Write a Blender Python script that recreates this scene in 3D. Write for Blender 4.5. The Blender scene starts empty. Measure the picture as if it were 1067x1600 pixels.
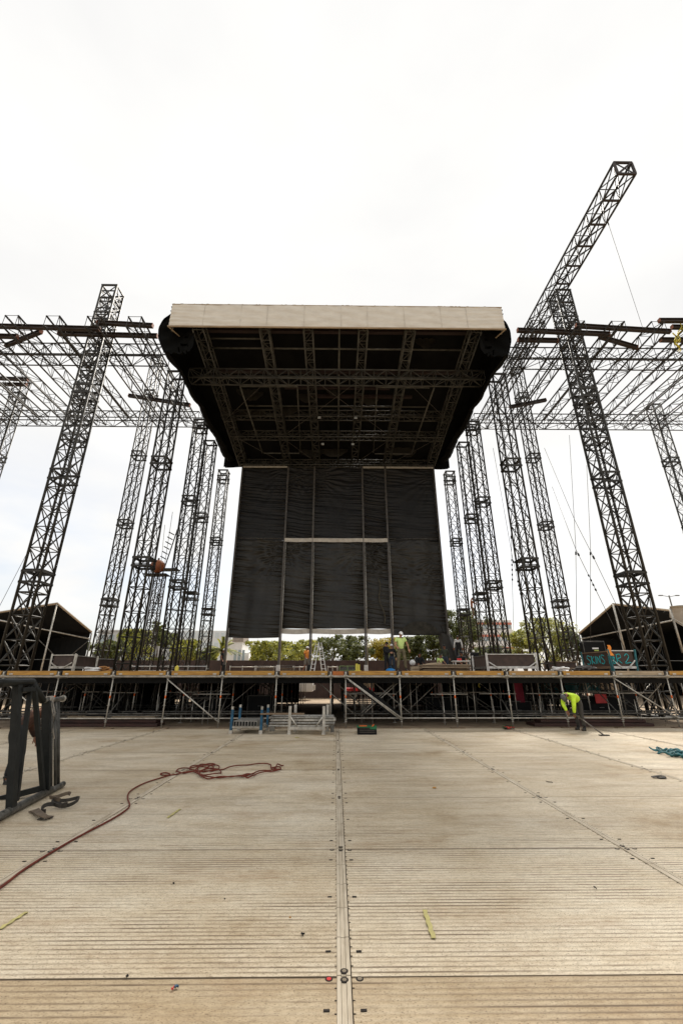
import bpy, bmesh, math, random
from mathutils import Vector, Matrix
random.seed(7)
R = math.radians
C = bpy.context.scene.collection
SC = bpy.context.scene

# ------------------------------------------------------------------ camera
H = 1.76; TH = R(21.3); PSI = R(0.69); FPX = 659.0
cam = bpy.data.cameras.new('camera'); cam_ob = bpy.data.objects.new('camera', cam); C.objects.link(cam_ob)
cam.sensor_fit = 'VERTICAL'; cam.sensor_height = 36; cam.lens = 36 * FPX / 1600
cam.clip_start = 0.05; cam.clip_end = 3000
cam_ob.location = (0, 0, H); cam_ob.rotation_euler = (R(90) + TH, 0, -PSI)
SC.camera = cam_ob
def at(px, py, Y):
    """world point at distance Y that the photograph shows at (px, py): used to measure the site"""
    F = Vector((math.sin(PSI), math.cos(PSI), 0)); Rt = Vector((math.cos(PSI), -math.sin(PSI), 0)); Z = Vector((0, 0, 1))
    d = (F*math.cos(TH) + Z*math.sin(TH))*FPX + Rt*(px-533.5) + (Z*math.cos(TH) - F*math.sin(TH))*(800-py)
    return Vector((0, 0, H)) + d*(Y/d.y)
def gp(px, py, z=0.0):
    """point of the ground (height z) seen at (px, py)"""
    p = at(px, py, 1.0) - Vector((0, 0, H))
    return Vector((0, 0, H)) + p*((z-H)/p.z)

# ------------------------------------------------------------------ world, sun, exposure
W = bpy.data.worlds.new('World'); SC.world = W; W.use_nodes = True
nt = W.node_tree; nt.nodes.clear(); L = nt.links.new
out = nt.nodes.new('ShaderNodeOutputWorld')
sky = nt.nodes.new('ShaderNodeTexSky'); sky.sky_type = 'NISHITA'; sky.sun_disc = False
sky.sun_elevation = R(52); sky.sun_rotation = R(20); sky.dust_density = 3
b1 = nt.nodes.new('ShaderNodeBackground'); b1.inputs[1].default_value = 0.13
L(sky.outputs[0], b1.inputs[0])
tc = nt.nodes.new('ShaderNodeTexCoord')
mp = nt.nodes.new('ShaderNodeMapping'); mp.inputs['Scale'].default_value = (1, 1, 2.6); L(tc.outputs['Generated'], mp.inputs[0])
n1 = nt.nodes.new('ShaderNodeTexNoise'); n1.inputs['Scale'].default_value = 1.6; n1.inputs['Detail'].default_value = 6; n1.inputs['Roughness'].default_value = .5
L(mp.outputs[0], n1.inputs['Vector'])
cr = nt.nodes.new('ShaderNodeValToRGB'); cr.color_ramp.elements[0].position = .34; cr.color_ramp.elements[0].color = (.89, .885, .88, 1)
cr.color_ramp.elements[1].position = .6; cr.color_ramp.elements[1].color = (1, .992, .97, 1)
L(n1.outputs[0], cr.inputs[0])
b2 = nt.nodes.new('ShaderNodeBackground'); b2.inputs[1].default_value = .74; L(cr.outputs[0], b2.inputs[0])
sep = nt.nodes.new('ShaderNodeSeparateXYZ'); L(tc.outputs['Generated'], sep.inputs[0])
lo = nt.nodes.new('ShaderNodeMapRange'); lo.inputs[1].default_value = .46; lo.inputs[2].default_value = .20; lo.inputs[3].default_value = 0; lo.inputs[4].default_value = 1
L(sep.outputs[2], lo.inputs[0])
n2 = nt.nodes.new('ShaderNodeTexNoise'); n2.inputs['Scale'].default_value = 2.3; n2.inputs['Detail'].default_value = 5
L(mp.outputs[0], n2.inputs['Vector'])
gap = nt.nodes.new('ShaderNodeMapRange'); gap.inputs[1].default_value = .42; gap.inputs[2].default_value = .60; gap.inputs[4].default_value = .6
L(n2.outputs[0], gap.inputs[0])
mul = nt.nodes.new('ShaderNodeMath'); mul.operation = 'MULTIPLY'; L(lo.outputs[0], mul.inputs[0]); L(gap.outputs[0], mul.inputs[1])
mx = nt.nodes.new('ShaderNodeMixShader'); L(mul.outputs[0], mx.inputs[0]); L(b2.outputs[0], mx.inputs[1]); L(b1.outputs[0], mx.inputs[2])
L(mx.outputs[0], out.inputs[0])
sun = bpy.data.lights.new('sun', 'SUN'); sun.energy = 4.6; sun.angle = R(14); sun.color = (1, .94, .85)
so = bpy.data.objects.new('sun', sun); C.objects.link(so); so.rotation_euler = (R(38), 0, R(-20+180))
SC.view_settings.view_transform = 'Standard'; SC.view_settings.look = 'None'; SC.view_settings.exposure = 0.48; SC.view_settings.gamma = 1
SC.cycles.max_bounces = 6; SC.cycles.diffuse_bounces = 3; SC.cycles.transparent_max_bounces = 6

# ------------------------------------------------------------------ materials
MATS = {}
def mat(name, col, rough=.7, metal=0, var=.25, scale=3.0, stretch=(1, 1, 1), col2=None, bump=0, bscale=None, spec=.4):
    if name in MATS: return MATS[name]
    m = bpy.data.materials.new(name); m.use_nodes = True; t = m.node_tree; b = t.nodes['Principled BSDF']
    b.inputs['Roughness'].default_value = rough; b.inputs['Metallic'].default_value = metal; b.inputs['Specular IOR Level'].default_value = spec
    c = t.nodes.new('ShaderNodeTexCoord'); mp = t.nodes.new('ShaderNodeMapping'); mp.inputs['Scale'].default_value = stretch
    t.links.new(c.outputs['Object'], mp.inputs[0])
    n = t.nodes.new('ShaderNodeTexNoise'); n.inputs['Scale'].default_value = scale; n.inputs['Detail'].default_value = 7; n.inputs['Roughness'].default_value = .62
    t.links.new(mp.outputs[0], n.inputs['Vector'])
    r = t.nodes.new('ShaderNodeValToRGB'); r.color_ramp.elements[0].position = .32; r.color_ramp.elements[1].position = .68
    k = col2 if col2 else [v*(1-var) for v in col]
    k2 = col if col2 else [min(1, v*(1+var)) for v in col]
    r.color_ramp.elements[0].color = (*k, 1); r.color_ramp.elements[1].color = (*k2, 1)
    t.links.new(n.outputs[0], r.inputs[0]); t.links.new(r.outputs[0], b.inputs['Base Color'])
    if bump:
        n2 = t.nodes.new('ShaderNodeTexNoise'); n2.inputs['Scale'].default_value = bscale or scale*3; n2.inputs['Detail'].default_value = 5
        t.links.new(mp.outputs[0], n2.inputs['Vector'])
        bp = t.nodes.new('ShaderNodeBump'); bp.inputs['Strength'].default_value = bump; bp.inputs['Distance'].default_value = .05
        t.links.new(n2.outputs[0], bp.inputs['Height']); t.links.new(bp.outputs[0], b.inputs['Normal'])
    MATS[name] = m; return m
STEEL = mat('tower steel', (.038, .034, .025), .5, .25, scale=2.5, col2=(.012, .011, .009))
STEEL2 = mat('wing truss steel', (.034, .030, .022), .55, .2, scale=1.7, col2=(.011, .010, .008))
BLACKST = mat('black painted steel', (.017, .018, .016), .5, 0, scale=5, col2=(.006, .007, .006), bump=.1, spec=.25)
WORN = mat('worn black tube', (.16, .15, .13), .5, .3, scale=16, col2=(.016, .016, .014), bump=.2)
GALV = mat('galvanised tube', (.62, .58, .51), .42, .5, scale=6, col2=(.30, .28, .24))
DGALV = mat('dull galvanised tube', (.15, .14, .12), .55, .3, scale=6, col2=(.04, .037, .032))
ORANGE = mat('orange tube mark', (.75, .14, .02), .5)
ALU = mat('aluminium', (.44, .42, .38), .45, .5, scale=9, col2=(.22, .21, .19))
WHITEP = mat('white frame paint', (.72, .71, .68), .55, scale=7, col2=(.42, .40, .36))
TIMBER = mat('yellow formwork timber', (.56, .31, .065), .7, scale=5, stretch=(.4, 6, 6), col2=(.26, .12, .03), bump=.2)
OLDWOOD = mat('grey brown boards', (.26, .18, .11), .8, scale=3, stretch=(.5, 8, 8), col2=(.10, .065, .04), bump=.3)
PALEWOOD = mat('pale boards', (.48, .38, .26), .8, scale=3, stretch=(.5, 8, 8), col2=(.22, .16, .10), bump=.3)
RUST = mat('rusty brown beam', (.045, .030, .023), .65, .1, scale=4, stretch=(.5, 3, 3), col2=(.016, .012, .010))
RUSTEND = mat('orange primed beam end', (.26, .10, .055), .7)
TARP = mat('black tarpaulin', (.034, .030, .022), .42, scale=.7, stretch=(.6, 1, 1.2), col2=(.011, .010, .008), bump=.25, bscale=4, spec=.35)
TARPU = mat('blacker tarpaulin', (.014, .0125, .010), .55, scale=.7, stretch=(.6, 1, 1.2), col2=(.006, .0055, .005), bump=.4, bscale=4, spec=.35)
TARPG = mat('black mesh tarpaulin', (.007, .007, .006), .85, scale=1.2, col2=(.003, .003, .003), bump=.3, bscale=4, spec=.05)
SKIN = mat('black roof skin', (.010, .010, .009), .85, scale=.8, col2=(.004, .004, .004), spec=.1)
STRIP = mat('pale tarpaulin strip', (.62, .57, .48), .7, scale=3, col2=(.45, .40, .33))
BROWNP = mat('dark brown ply panel', (.075, .045, .033), .6, scale=4, col2=(.035, .022, .017))
HOARD = mat('brown hoarding', (.085, .055, .045), .8, scale=1, col2=(.05, .033, .028))
TEAL = mat('teal paint', (.03, .17, .19), .6, scale=9, col2=(.012, .07, .08))
BLUE = mat('blue paint', (.02, .11, .20), .6, scale=9, col2=(.012, .055, .10))
DARK = mat('black plastic', (.010, .010, .010), .55, col2=(.004, .004, .004), spec=.15)
GREYW = mat('light grey wall', (.48, .49, .48), .8, scale=.3, col2=(.40, .41, .41))
WHITEW = mat('white render', (.75, .74, .72), .8, scale=.6, col2=(.62, .61, .58))
GLASS = mat('hazy window glass', (.34, .40, .42), .25, scale=.4, col2=(.24, .30, .33))
ROPE = mat('red rope', (.19, .032, .014), .8, scale=30, col2=(.085, .015, .008), bump=.4)
TAPE = mat('yellow tape', (.52, .46, .17), .7, scale=14, col2=(.36, .31, .14))
ALUB = mat('bright ladder aluminium', (.80, .79, .76), .45, .2, var=.08)
SKINC = mat('human skin', (.42, .22, .13), .6, scale=4, var=.08)
SKIND = mat('tanned skin', (.27, .12, .07), .6, scale=4, var=.08)
HAIR = mat('black hair', (.015, .012, .010), .6)
BOOT = mat('dark boots', (.02, .017, .014), .6)
RED = mat('red plastic', (.50, .03, .03), .5)

# ------------------------------------------------------------------ mesh builder
class MB:
    def __init__(s): s.v = []; s.f = []; s.m = []; s.sm = []
    def add(s, vs, fs, mi=0, smooth=False):
        o = len(s.v); s.v += [tuple(v) for v in vs]
        for f in fs: s.f.append(tuple(i+o for i in f)); s.m.append(mi); s.sm.append(smooth)
        return s
    def box(s, c, d, rot=None, mi=0):
        x, y, z = d[0]/2, d[1]/2, d[2]/2; c = Vector(c)
        vs = [Vector(p) for p in ((-x,-y,-z),(x,-y,-z),(x,y,-z),(-x,y,-z),(-x,-y,z),(x,-y,z),(x,y,z),(-x,y,z))]
        if rot is not None: vs = [rot @ v for v in vs]
        return s.add([v+c for v in vs], [(0,3,2,1),(4,5,6,7),(0,1,5,4),(1,2,6,5),(2,3,7,6),(3,0,4,7)], mi)
    def bbox(s, c, d, bev=.01, rot=None, mi=0):
        """box with chamfered edges along z"""
        x, y, z = d[0]/2, d[1]/2, d[2]/2; b = min(bev, x*.45, y*.45, z*.45); c = Vector(c); rings = []
        for zz, k in ((-z, b), (-z+b, 0), (z-b, 0), (z, b)):
            rings.append([(-x+k+(b if not k else 0)*0, -y+k, zz), (x-k, -y+k, zz), (x-k, y-k, zz), (-x+k, y-k, zz)])
        vs = [Vector(p) for r in rings for p in r]
        if rot is not None: vs = [rot @ v for v in vs]
        fs = [(3,2,1,0), (12,13,14,15)]
        for r in range(3):
            for i in range(4): fs.append((r*4+i, r*4+(i+1) % 4, r*4+4+(i+1) % 4, r*4+4+i))
        return s.add([v+c for v in vs], fs, mi)
    def tube(s, a, b, r, n=6, r2=None, mi=0, cap=True):
        a, b = Vector(a), Vector(b); d = b-a
        if d.length < 1e-6: return s
        d.normalize(); u = d.orthogonal().normalized() if abs(d.z) > .999 or abs(d.x) > .999 or abs(d.y) > .999 else d.cross(Vector((0, 0, 1))).normalized()
        w = d.cross(u); r2 = r if r2 is None else r2; vs = []
        for p, q in ((a, r), (b, r2)):
            for i in range(n):
                t = 2*math.pi*(i+.5)/n; vs.append(p + (u*math.cos(t)+w*math.sin(t))*q)
        fs = [(i, (i+1) % n, n+(i+1) % n, n+i) for i in range(n)]
        s.add(vs, fs, mi, n > 4)
        if cap:
            s.f.append(tuple(len(s.v)-2*n+i for i in reversed(range(n)))); s.m.append(mi); s.sm.append(False)
            s.f.append(tuple(len(s.v)-n+i for i in range(n))); s.m.append(mi); s.sm.append(False)
        return s
    def path(s, pts, r, n=6, mi=0):
        pts = [Vector(p) for p in pts]; k = len(pts); vs = []; up = Vector((0, 0, 1))
        for i, p in enumerate(pts):
            d = (pts[min(i+1, k-1)]-pts[max(i-1, 0)]).normalized(); u = d.cross(up)
            if u.length < .05: u = d.cross(Vector((0, 1, 0)))
            u.normalize(); w = d.cross(u)
            for j in range(n):
                t = 2*math.pi*j/n; vs.append(p+(u*math.cos(t)+w*math.sin(t))*r)
        fs = [(i*n+j, i*n+(j+1) % n, (i+1)*n+(j+1) % n, (i+1)*n+j) for i in range(k-1) for j in range(n)]
        fs += [tuple(reversed(range(n))), tuple((k-1)*n+j for j in range(n))]
        return s.add(vs, fs, mi, True)
    def ball(s, c, r, nu=12, nv=8, mi=0, fn=None):
        c = Vector(c); rr = (r, r, r) if not hasattr(r, '__len__') else r; vs = []; fs = []
        for j in range(nv+1):
            ph = math.pi*j/nv
            for i in range(nu):
                t = 2*math.pi*i/nu; p = Vector((math.sin(ph)*math.cos(t)*rr[0], math.sin(ph)*math.sin(t)*rr[1], math.cos(ph)*rr[2]))
                if fn: p = fn(p)
                vs.append(c+p)
        for j in range(nv):
            for i in range(nu):
                a, b, c2, d = j*nu+i, j*nu+(i+1) % nu, (j+1)*nu+(i+1) % nu, (j+1)*nu+i
                if j == 0: fs.append((a, d, c2))
                elif j == nv-1: fs.append((a, d, b))
                else: fs.append((a, d, c2, b))
        return s.add(vs, fs, mi, True)
    def grid(s, fn, nu, nv, mi=0, smooth=True):
        vs = [fn(i/nu, j/nv) for j in range(nv+1) for i in range(nu+1)]
        fs = [(j*(nu+1)+i, j*(nu+1)+i+1, (j+1)*(nu+1)+i+1, (j+1)*(nu+1)+i) for j in range(nv) for i in range(nu)]
        return s.add(vs, fs, mi, smooth)
    def mesh(s, name, *ms):
        me = bpy.data.meshes.new(name); me.from_pydata(s.v, [], s.f)
        for m in ms: me.materials.append(m)
        me.polygons.foreach_set('material_index', s.m); me.polygons.foreach_set('use_smooth', s.sm); me.update()
        return me
    def build(s, name, m, parent=None, loc=(0, 0, 0)):
        ms = m if isinstance(m, (list, tuple)) else [m]
        return ob(name, s.mesh(name, *ms), parent, loc)
def ob(name, me, parent=None, loc=(0, 0, 0), rot=(0, 0, 0)):
    o = bpy.data.objects.new(name, me); C.objects.link(o); o.location = loc; o.rotation_euler = rot
    if parent: o.parent = parent
    return o
def tag(o, label, cat, group=None):
    o['label'] = label; o['category'] = cat
    if group: o['group'] = group
    return o
def thing(name, label, cat, loc=(0, 0, 0), rz=0, group=None, rot=None):
    o = bpy.data.objects.new(name, None); C.objects.link(o); o.location = loc
    o.rotation_euler = rot if rot else (0, 0, rz); o.empty_display_size = .2
    return tag(o, label, cat, group)
def struct(o, kind='structure'): o['kind'] = kind; return o
# ------------------------------------------------------------------ ground
def ground_mat():
    m = bpy.data.materials.new('packed dirt and asphalt'); m.use_nodes = True; t = m.node_tree; b = t.nodes['Principled BSDF']; b.inputs['Roughness'].default_value = .95
    c = t.nodes.new('ShaderNodeTexCoord'); n = t.nodes.new('ShaderNodeTexNoise'); n.inputs['Scale'].default_value = .9; n.inputs['Detail'].default_value = 10; n.inputs['Roughness'].default_value = .7
    t.links.new(c.outputs['Object'], n.inputs['Vector']); r = t.nodes.new('ShaderNodeValToRGB')
    r.color_ramp.elements[0].position = .3; r.color_ramp.elements[0].color = (.16, .11, .07, 1); r.color_ramp.elements[1].position = .7; r.color_ramp.elements[1].color = (.42, .32, .21, 1)
    t.links.new(n.outputs[0], r.inputs[0]); t.links.new(r.outputs[0], b.inputs['Base Color'])
    bp = t.nodes.new('ShaderNodeBump'); bp.inputs['Distance'].default_value = .03; bp.inputs['Strength'].default_value = .5; t.links.new(n.outputs[0], bp.inputs['Height']); t.links.new(bp.outputs[0], b.inputs['Normal'])
    return m
g = MB().add([(-900, -60, -.03), (900, -60, -.03), (900, 1500, -.03), (-900, 1500, -.03)], [(0, 1, 2, 3)]).build('ground', ground_mat()); struct(g)

def floor_mat():
    m = bpy.data.materials.new('ribbed event flooring'); m.use_nodes = True; t = m.node_tree; b = t.nodes['Principled BSDF']
    N = lambda k, **kw: t.nodes.new(k)
    def math_(op, a, bb=None, cl=False):
        n = t.nodes.new('ShaderNodeMath'); n.operation = op; n.use_clamp = cl
        for i, v in enumerate((a, bb)):
            if v is None: continue
            if isinstance(v, (int, float)): n.inputs[i].default_value = v
            else: t.links.new(v, n.inputs[i])
        return n.outputs[0]
    c = t.nodes.new('ShaderNodeTexCoord'); sx = t.nodes.new('ShaderNodeSeparateXYZ'); t.links.new(c.outputs['Object'], sx.inputs[0])
    def noise(scale, st, det=8, rough=.65, lac=None):
        mp = t.nodes.new('ShaderNodeMapping'); mp.inputs['Scale'].default_value = st; t.links.new(c.outputs['Object'], mp.inputs[0])
        n = t.nodes.new('ShaderNodeTexNoise'); n.inputs['Scale'].default_value = scale; n.inputs['Detail'].default_value = det; n.inputs['Roughness'].default_value = rough
        t.links.new(mp.outputs[0], n.inputs['Vector']); return n.outputs[0]
    def ramp(v, stops):
        r = t.nodes.new('ShaderNodeValToRGB'); e = r.color_ramp.elements
        while len(e) < len(stops): e.new(.5)
        for i, (p, col) in enumerate(stops): e[i].position = p; e[i].color = (*col, 1)
        t.links.new(v, r.inputs[0]); return r.outputs[0]
    def mixc(f, a, bb, mode='MIX'):
        n = t.nodes.new('ShaderNodeMix'); n.data_type = 'RGBA'; n.blend_type = mode
        if isinstance(f, (int, float)): n.inputs[0].default_value = f
        else: t.links.new(f, n.inputs[0])
        for i, v in ((6, a), (7, bb)):
            if isinstance(v, tuple): n.inputs[i].default_value = (*v, 1)
            else: t.links.new(v, n.inputs[i])
        return n.outputs[2]
    base = ramp(noise(.55, (1, 1, 1), 6), [(.28, (.50, .40, .27)), (.42, (.72, .65, .53)), (.62, (.84, .79, .69))])
    streak = ramp(noise(2.0, (.5, 2.4, 1), 12, .80), [(.30, (.45, .34, .23)), (.44, (.90, .86, .80)), (.58, (1, 1, 1))])
    base = mixc(1.0, mixc(.62, base, streak, 'MULTIPLY'), (.98, .94, .87), 'MULTIPLY')
    # fine scuffs
    fine = ramp(noise(26, (.45, 1.3, 1), 10, .92), [(.30, (.30, .24, .17)), (.55, (1, 1, 1)), (.8, (1.0, 1.0, 1.0))])
    base = mixc(.8, base, fine, 'MULTIPLY')
    # per panel tone
    px = math_('FLOOR', math_('DIVIDE', math_('SUBTRACT', sx.outputs[0], .06), 3.12)); py = math_('FLOOR', math_('DIVIDE', math_('SUBTRACT', sx.outputs[1], 3.53), 2.1))
    cb = t.nodes.new('ShaderNodeCombineXYZ'); t.links.new(px, cb.inputs[0]); t.links.new(py, cb.inputs[1])
    wn = t.nodes.new('ShaderNodeTexWhiteNoise'); t.links.new(cb.outputs[0], wn.inputs[0])
    base = mixc(1.0, base, ramp(wn.outputs[0], [(0, (.82, .79, .74)), (1, (1, 1, 1))]), 'MULTIPLY')
    row = math_('LESS_THAN', sx.outputs[1], 3.53); base = mixc(math_('MULTIPLY', row, .75), base, (.72, .65, .55), 'MULTIPLY')
    pits = ramp(noise(120, (.6, 1.2, 1), 3, .6), [(.36, (.16, .11, .07)), (.42, (1, 1, 1))]); base = mixc(.8, base, pits, 'MULTIPLY')
    mud = noise(.9, (.6, 1.5, 1), 12, .82); base = mixc(math_('MULTIPLY', math_('SUBTRACT', mud, .515), 6.0, True), base, mixc(.55, base, (.30, .18, .085)))
    # orange rust spills
    sp = noise(1.05, (1, 1.6, 1), 9, .7)
    base = mixc(math_('MULTIPLY', math_('SUBTRACT', sp, .655), 9.0, True), base, (.30, .15, .045))
    # ribs every 5 cm, worn down and full of dirt in places
    w = math_('SINE', math_('MULTIPLY', sx.outputs[1], 2*math.pi/.052)); w = math_('ADD', math_('MULTIPLY', w, .5), .5)
    gl = t.nodes.new('ShaderNodeMapRange'); gl.inputs[1].default_value = .38; gl.inputs[2].default_value = .62; gl.inputs[3].default_value = .42; t.links.new(noise(1.0, (.35, 9.6, 1), 3, .6), gl.inputs[0])
    groove = math_('MULTIPLY', math_('POWER', math_('SUBTRACT', 1.0, w), 4.0), gl.outputs[0])
    wear = t.nodes.new('ShaderNodeMapRange'); wear.inputs[1].default_value = .42; wear.inputs[2].default_value = .58; wear.inputs[3].default_value = .10; wear.inputs[4].default_value = 1.0
    t.links.new(noise(1.1, (.4, 1.6, 1), 9, .75), wear.inputs[0])
    gd = math_('MULTIPLY', groove, math_('MULTIPLY', wear.outputs[0], 1.25))
    base = mixc(gd, base, (.12, .08, .045))
    t.links.new(base, b.inputs['Base Color'])
    b.inputs['Roughness'].default_value = .62; b.inputs['Specular IOR Level'].default_value = .3
    hgt = math_('ADD', math_('MULTIPLY', w, 1.0), math_('MULTIPLY', noise(25, (1, 1, 1), 5), .5))
    bp = t.nodes.new('ShaderNodeBump'); bp.inputs['Distance'].default_value = .006; bp.inputs['Strength'].default_value = .8
    t.links.new(hgt, bp.inputs['Height']); t.links.new(bp.outputs[0], b.inputs['Normal'])
    return m
FLOOR = floor_mat()
SEAMX = [.06 + 3.12*k for k in range(-6, 7)]
JY = [3.53 + 2.1*k for k in range(-2, 7)]
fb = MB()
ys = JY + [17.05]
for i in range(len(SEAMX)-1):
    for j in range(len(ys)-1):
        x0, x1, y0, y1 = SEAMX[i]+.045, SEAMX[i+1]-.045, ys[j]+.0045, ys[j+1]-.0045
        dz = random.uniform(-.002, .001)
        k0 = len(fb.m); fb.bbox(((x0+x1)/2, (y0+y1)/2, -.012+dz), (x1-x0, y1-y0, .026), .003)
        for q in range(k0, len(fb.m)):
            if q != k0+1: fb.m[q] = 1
struct(fb.build('floor_panels', [FLOOR, mat('joint shade edge', (.14, .105, .07), .9)]))  # panel sides and chamfers coloured dark, painted shade of the joints
struct(MB().box((SEAMX[6], 8.1, -.0285), (38, 17.6, .001)).build('joint_shade_sheet', mat('joint gap shade', (.02, .014, .01), .9)))  # added dark sheet, painted shade showing through the panel gaps
STRIPM = mat('seam cover strip', (.60, .52, .40), .6, scale=4, stretch=(3, .5, 1), col2=(.38, .31, .22), bump=.3)
sb = MB(); sl = MB()
for x in SEAMX:
    for j in range(len(ys)-1):
        n = 5; seg = (ys[j+1]-ys[j])/n
        for k in range(n):
            y0 = ys[j]+k*seg
            if y0 > 17: continue
            for dx, wd, dz in ((-.026, .022, .004), (0, .026, .0), (.026, .022, .004)):
                sb.box((x+dx*1.16-.003, y0+seg/2, -.003+dz), (wd*1.16, seg-.010, .014))
        for o in (.26, 1.03, 1.81):
            for s in (-1, 1): sl.box((x+s*(.105), ys[j]+o, .003), (.036, .018, .004))
        for o in [q*.105 for q in range(1, 20)]:
            for s in (-1, 1):
                sl.box((x+s*.053, ys[j]+o, .0020), (.014, .006, .002))
    for y in JY:
        for s in (-1, 1):
            sl.tube((x+s*.096, y-.02, .0), (x+s*.096, y-.02, .0024), .024, 14); sl.tube((x+s*.096, y-.02, .0), (x+s*.096, y-.02, .004), .015, 12, mi=2 if (s < 0 and abs(y-3.53) < .1 and abs(x-.06) < .1) else 1)
        for s in (-1, 1): sl.tube((x, y+s*.042, .005), (x, y+s*.042, .0095), .026, 14); sl.tube((x, y+s*.042, .005), (x, y+s*.042, .0108), .014, 12, mi=1)
struct(sb.build('seam_strips', STRIPM))
struct(sl.build('floor_slots', [mat('slot hole', (.018, .013, .010), .9), mat('slot steel', (.22, .18, .13), .5, .4), RED]))

# ------------------------------------------------------------------ lattice members
CACHE = {}
def lattice(L_, b, bay, rb, kind, seed=0, cx=None):
    """bracing of a square lattice member along local z from 0 to L_"""
    key = (round(L_, 2), b, bay, rb, kind)
    if key in CACHE: return CACHE[key]
    m = MB(); n = max(1, round(L_/bay)); h = L_/n; q = b/2
    cs = [(-q, -q), (q, -q), (q, q), (-q, q)]
    for i in range(n+1):
        z = i*h
        for k in range(4):
            a, c = cs[k], cs[(k+1) % 4]
            m.tube((*a, z), (*c, z), rb, 4, cap=False)
            if i < n:
                if kind == 'X':
                    m.tube((*a, z), (*c, z+h), rb, 4, cap=False); m.tube((*c, z), (*a, z+h), rb, 4, cap=False)
                elif kind == 'Z':
                    f = (i+k) % 2
                    m.tube((*(a if f else c), z), (*(c if f else a), z+h), rb, 4, cap=False)
                elif kind == 'W':
                    mid = ((a[0]+c[0])/2, (a[1]+c[1])/2)
                    m.tube((*a, z), (*mid, z+h), rb, 4, cap=False); m.tube((*c, z), (*mid, z+h), rb, 4, cap=False)
        if kind == 'X' and i % 5 == 0: m.tube((*cs[0], z), (*cs[2], z), rb, 4, cap=False)
    me = m.mesh('bracing', STEEL if kind == 'X' else STEEL2); CACHE[key] = me; return me
def tube_mesh(L_, r, mtl):
    key = ('t', round(L_, 2), r, mtl.name)
    if key not in CACHE: CACHE[key] = MB().tube((0, 0, 0), (0, 0, L_), r, 6).mesh('tube', mtl)
    return CACHE[key]
def collar_mesh(a, gap):
    key = ('c', a, gap)
    if key not in CACHE:
        m = MB(); q = a/2
        for z in (-gap/2, gap/2):
            for s in (-1, 1):
                m.box((0, s*(q+.02), z), (a+.16, .06, .11)); m.box((s*(q+.02), 0, z), (.06, a-.02, .11))
        for sx in (-1, 1):
            for sy in (-1, 1): m.box((sx*q, sy*q, 0), (.10, .10, gap))
        CACHE[key] = m.mesh('joint_collar', STEEL)
    return CACHE[key]
def tower(X, Y, a, Zt, label, joints, group, rc=.052, rb=.023, bay=1.14):
    o = thing('lattice_tower', label, 'tower', (X, Y, -.03), group=group)
    q = a/2
    for sx in (-1, 1):
        for sy in (-1, 1):
            leg = ob('leg', tube_mesh(Zt, rc, STEEL), o, (sx*q, sy*q, 0))
    ob('bracing', lattice(Zt, a, bay, rb, 'X'), o)
    for z in joints:
        if z < Zt-.4: ob('joint_collar', collar_mesh(a, .42 if a < .9 else .55), o, (0, 0, z))
    rg = random.Random(int(X*10+Y)); m = MB(); lx, ly = rg.choice((-1, 1))*q*.8, -q*.9; p_ = []
    for k in range(int(Zt/.7)): p_.append((lx+rg.uniform(-.05, .05), ly+rg.uniform(-.04, .04), .4+k*.7))
    m.path(p_, .022, 4); m.build('cable_run', BLACKST, o)
    # stepped foot and head frame
    m = MB(); m.box((0, 0, .05), (a+.5, a+.5, .1))
    for sx in (-1, 1):
        for sy in (-1, 1): m.tube((sx*(q+.5), sy*(q+.5), .1), (sx*q, sy*q, 1.9), .03, 5)
    m.build('base_plate', STEEL, o)
    m = MB()
    for s in (-1, 1):
        m.box((0, s*q, Zt+.05), (a+.14, .1, .1)); m.box((s*q, 0, Zt+.052), (.1, a-.1, .1))
    m.build('head_frame', STEEL, o)
    if a > .85:
        m = MB(); z = 14.3; k = 0
        while z < Zt-.3:
            m = MB()
            for s in (-1, 1): m.box((0, s*(q-.01), z), (a-.12, .035, .09)); m.box((s*(q-.01), 0, z+.02), (.035, a-.12, .09))
            m.tube((-q, -q, z), (q, q, z), .025, 4) if k % 2 else m.tube((q, -q, z), (-q, q, z), .025, 4)
            m.build('rung_frame', STEEL, o); z += .57 if k % 3 else .35; k += 1
    return o
JT = [6.45+.3, 12.15+.3, 17.8+.3, 23.5+.3]
JO = [6.45, 12.15, 17.8, 23.5]
JI = [7.15, 12.85, 18.55]
tower(-15.2, 21.4, .94, 26.1, 'tallest thick lattice tower of the left wing, beams crossing it near the top', JO, 'big front wing towers', .070, .031, 1.14)
tower(15.2, 21.4, .94, 26.1, 'thick lattice tower on the right wing carrying the long upward pointing truss', JO, 'big front wing towers', .070, .031, 1.14)
tower(-9.75, 21.0, .74, 18.8, 'lattice tower holding the front left corner of the black stage roof', JI, 'towers under the stage roof')
tower(9.75, 21.0, .74, 18.8, 'lattice tower holding the front right corner of the black stage roof', JI, 'towers under the stage roof')
tower(-15.4, 29.2, .74, 27.0, 'slim rear tower just right of the big left wing tower', JO, 'slim rear wing towers')
tower(15.4, 29.2, .74, 26.2, 'slim rear tower just left of the big right wing tower', JO, 'slim rear wing towers')
tower(-26.7, 29.7, .74, 25.2, 'outermost lattice tower cut by the left edge of the picture', JO, 'slim rear wing towers')
tower(26.7, 29.7, .74, 23.0, 'outermost lattice tower cut by the right edge of the picture', JO, 'slim rear wing towers')
tower(-9.9, 26.4, .74, 19.0, 'lattice tower right beside the rusty round float, under the left roof side', JI, 'towers under the stage roof')
tower(9.9, 26.4, .74, 19.0, 'second roof tower from the front on the right, next to the white framed box', JI, 'towers under the stage roof')
tower(-9.9, 29.0, .74, 18.8, 'third roof tower on the left side, pressed against the one by the rusty float', [6.9, 12.6], 'towers under the stage roof')
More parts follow.
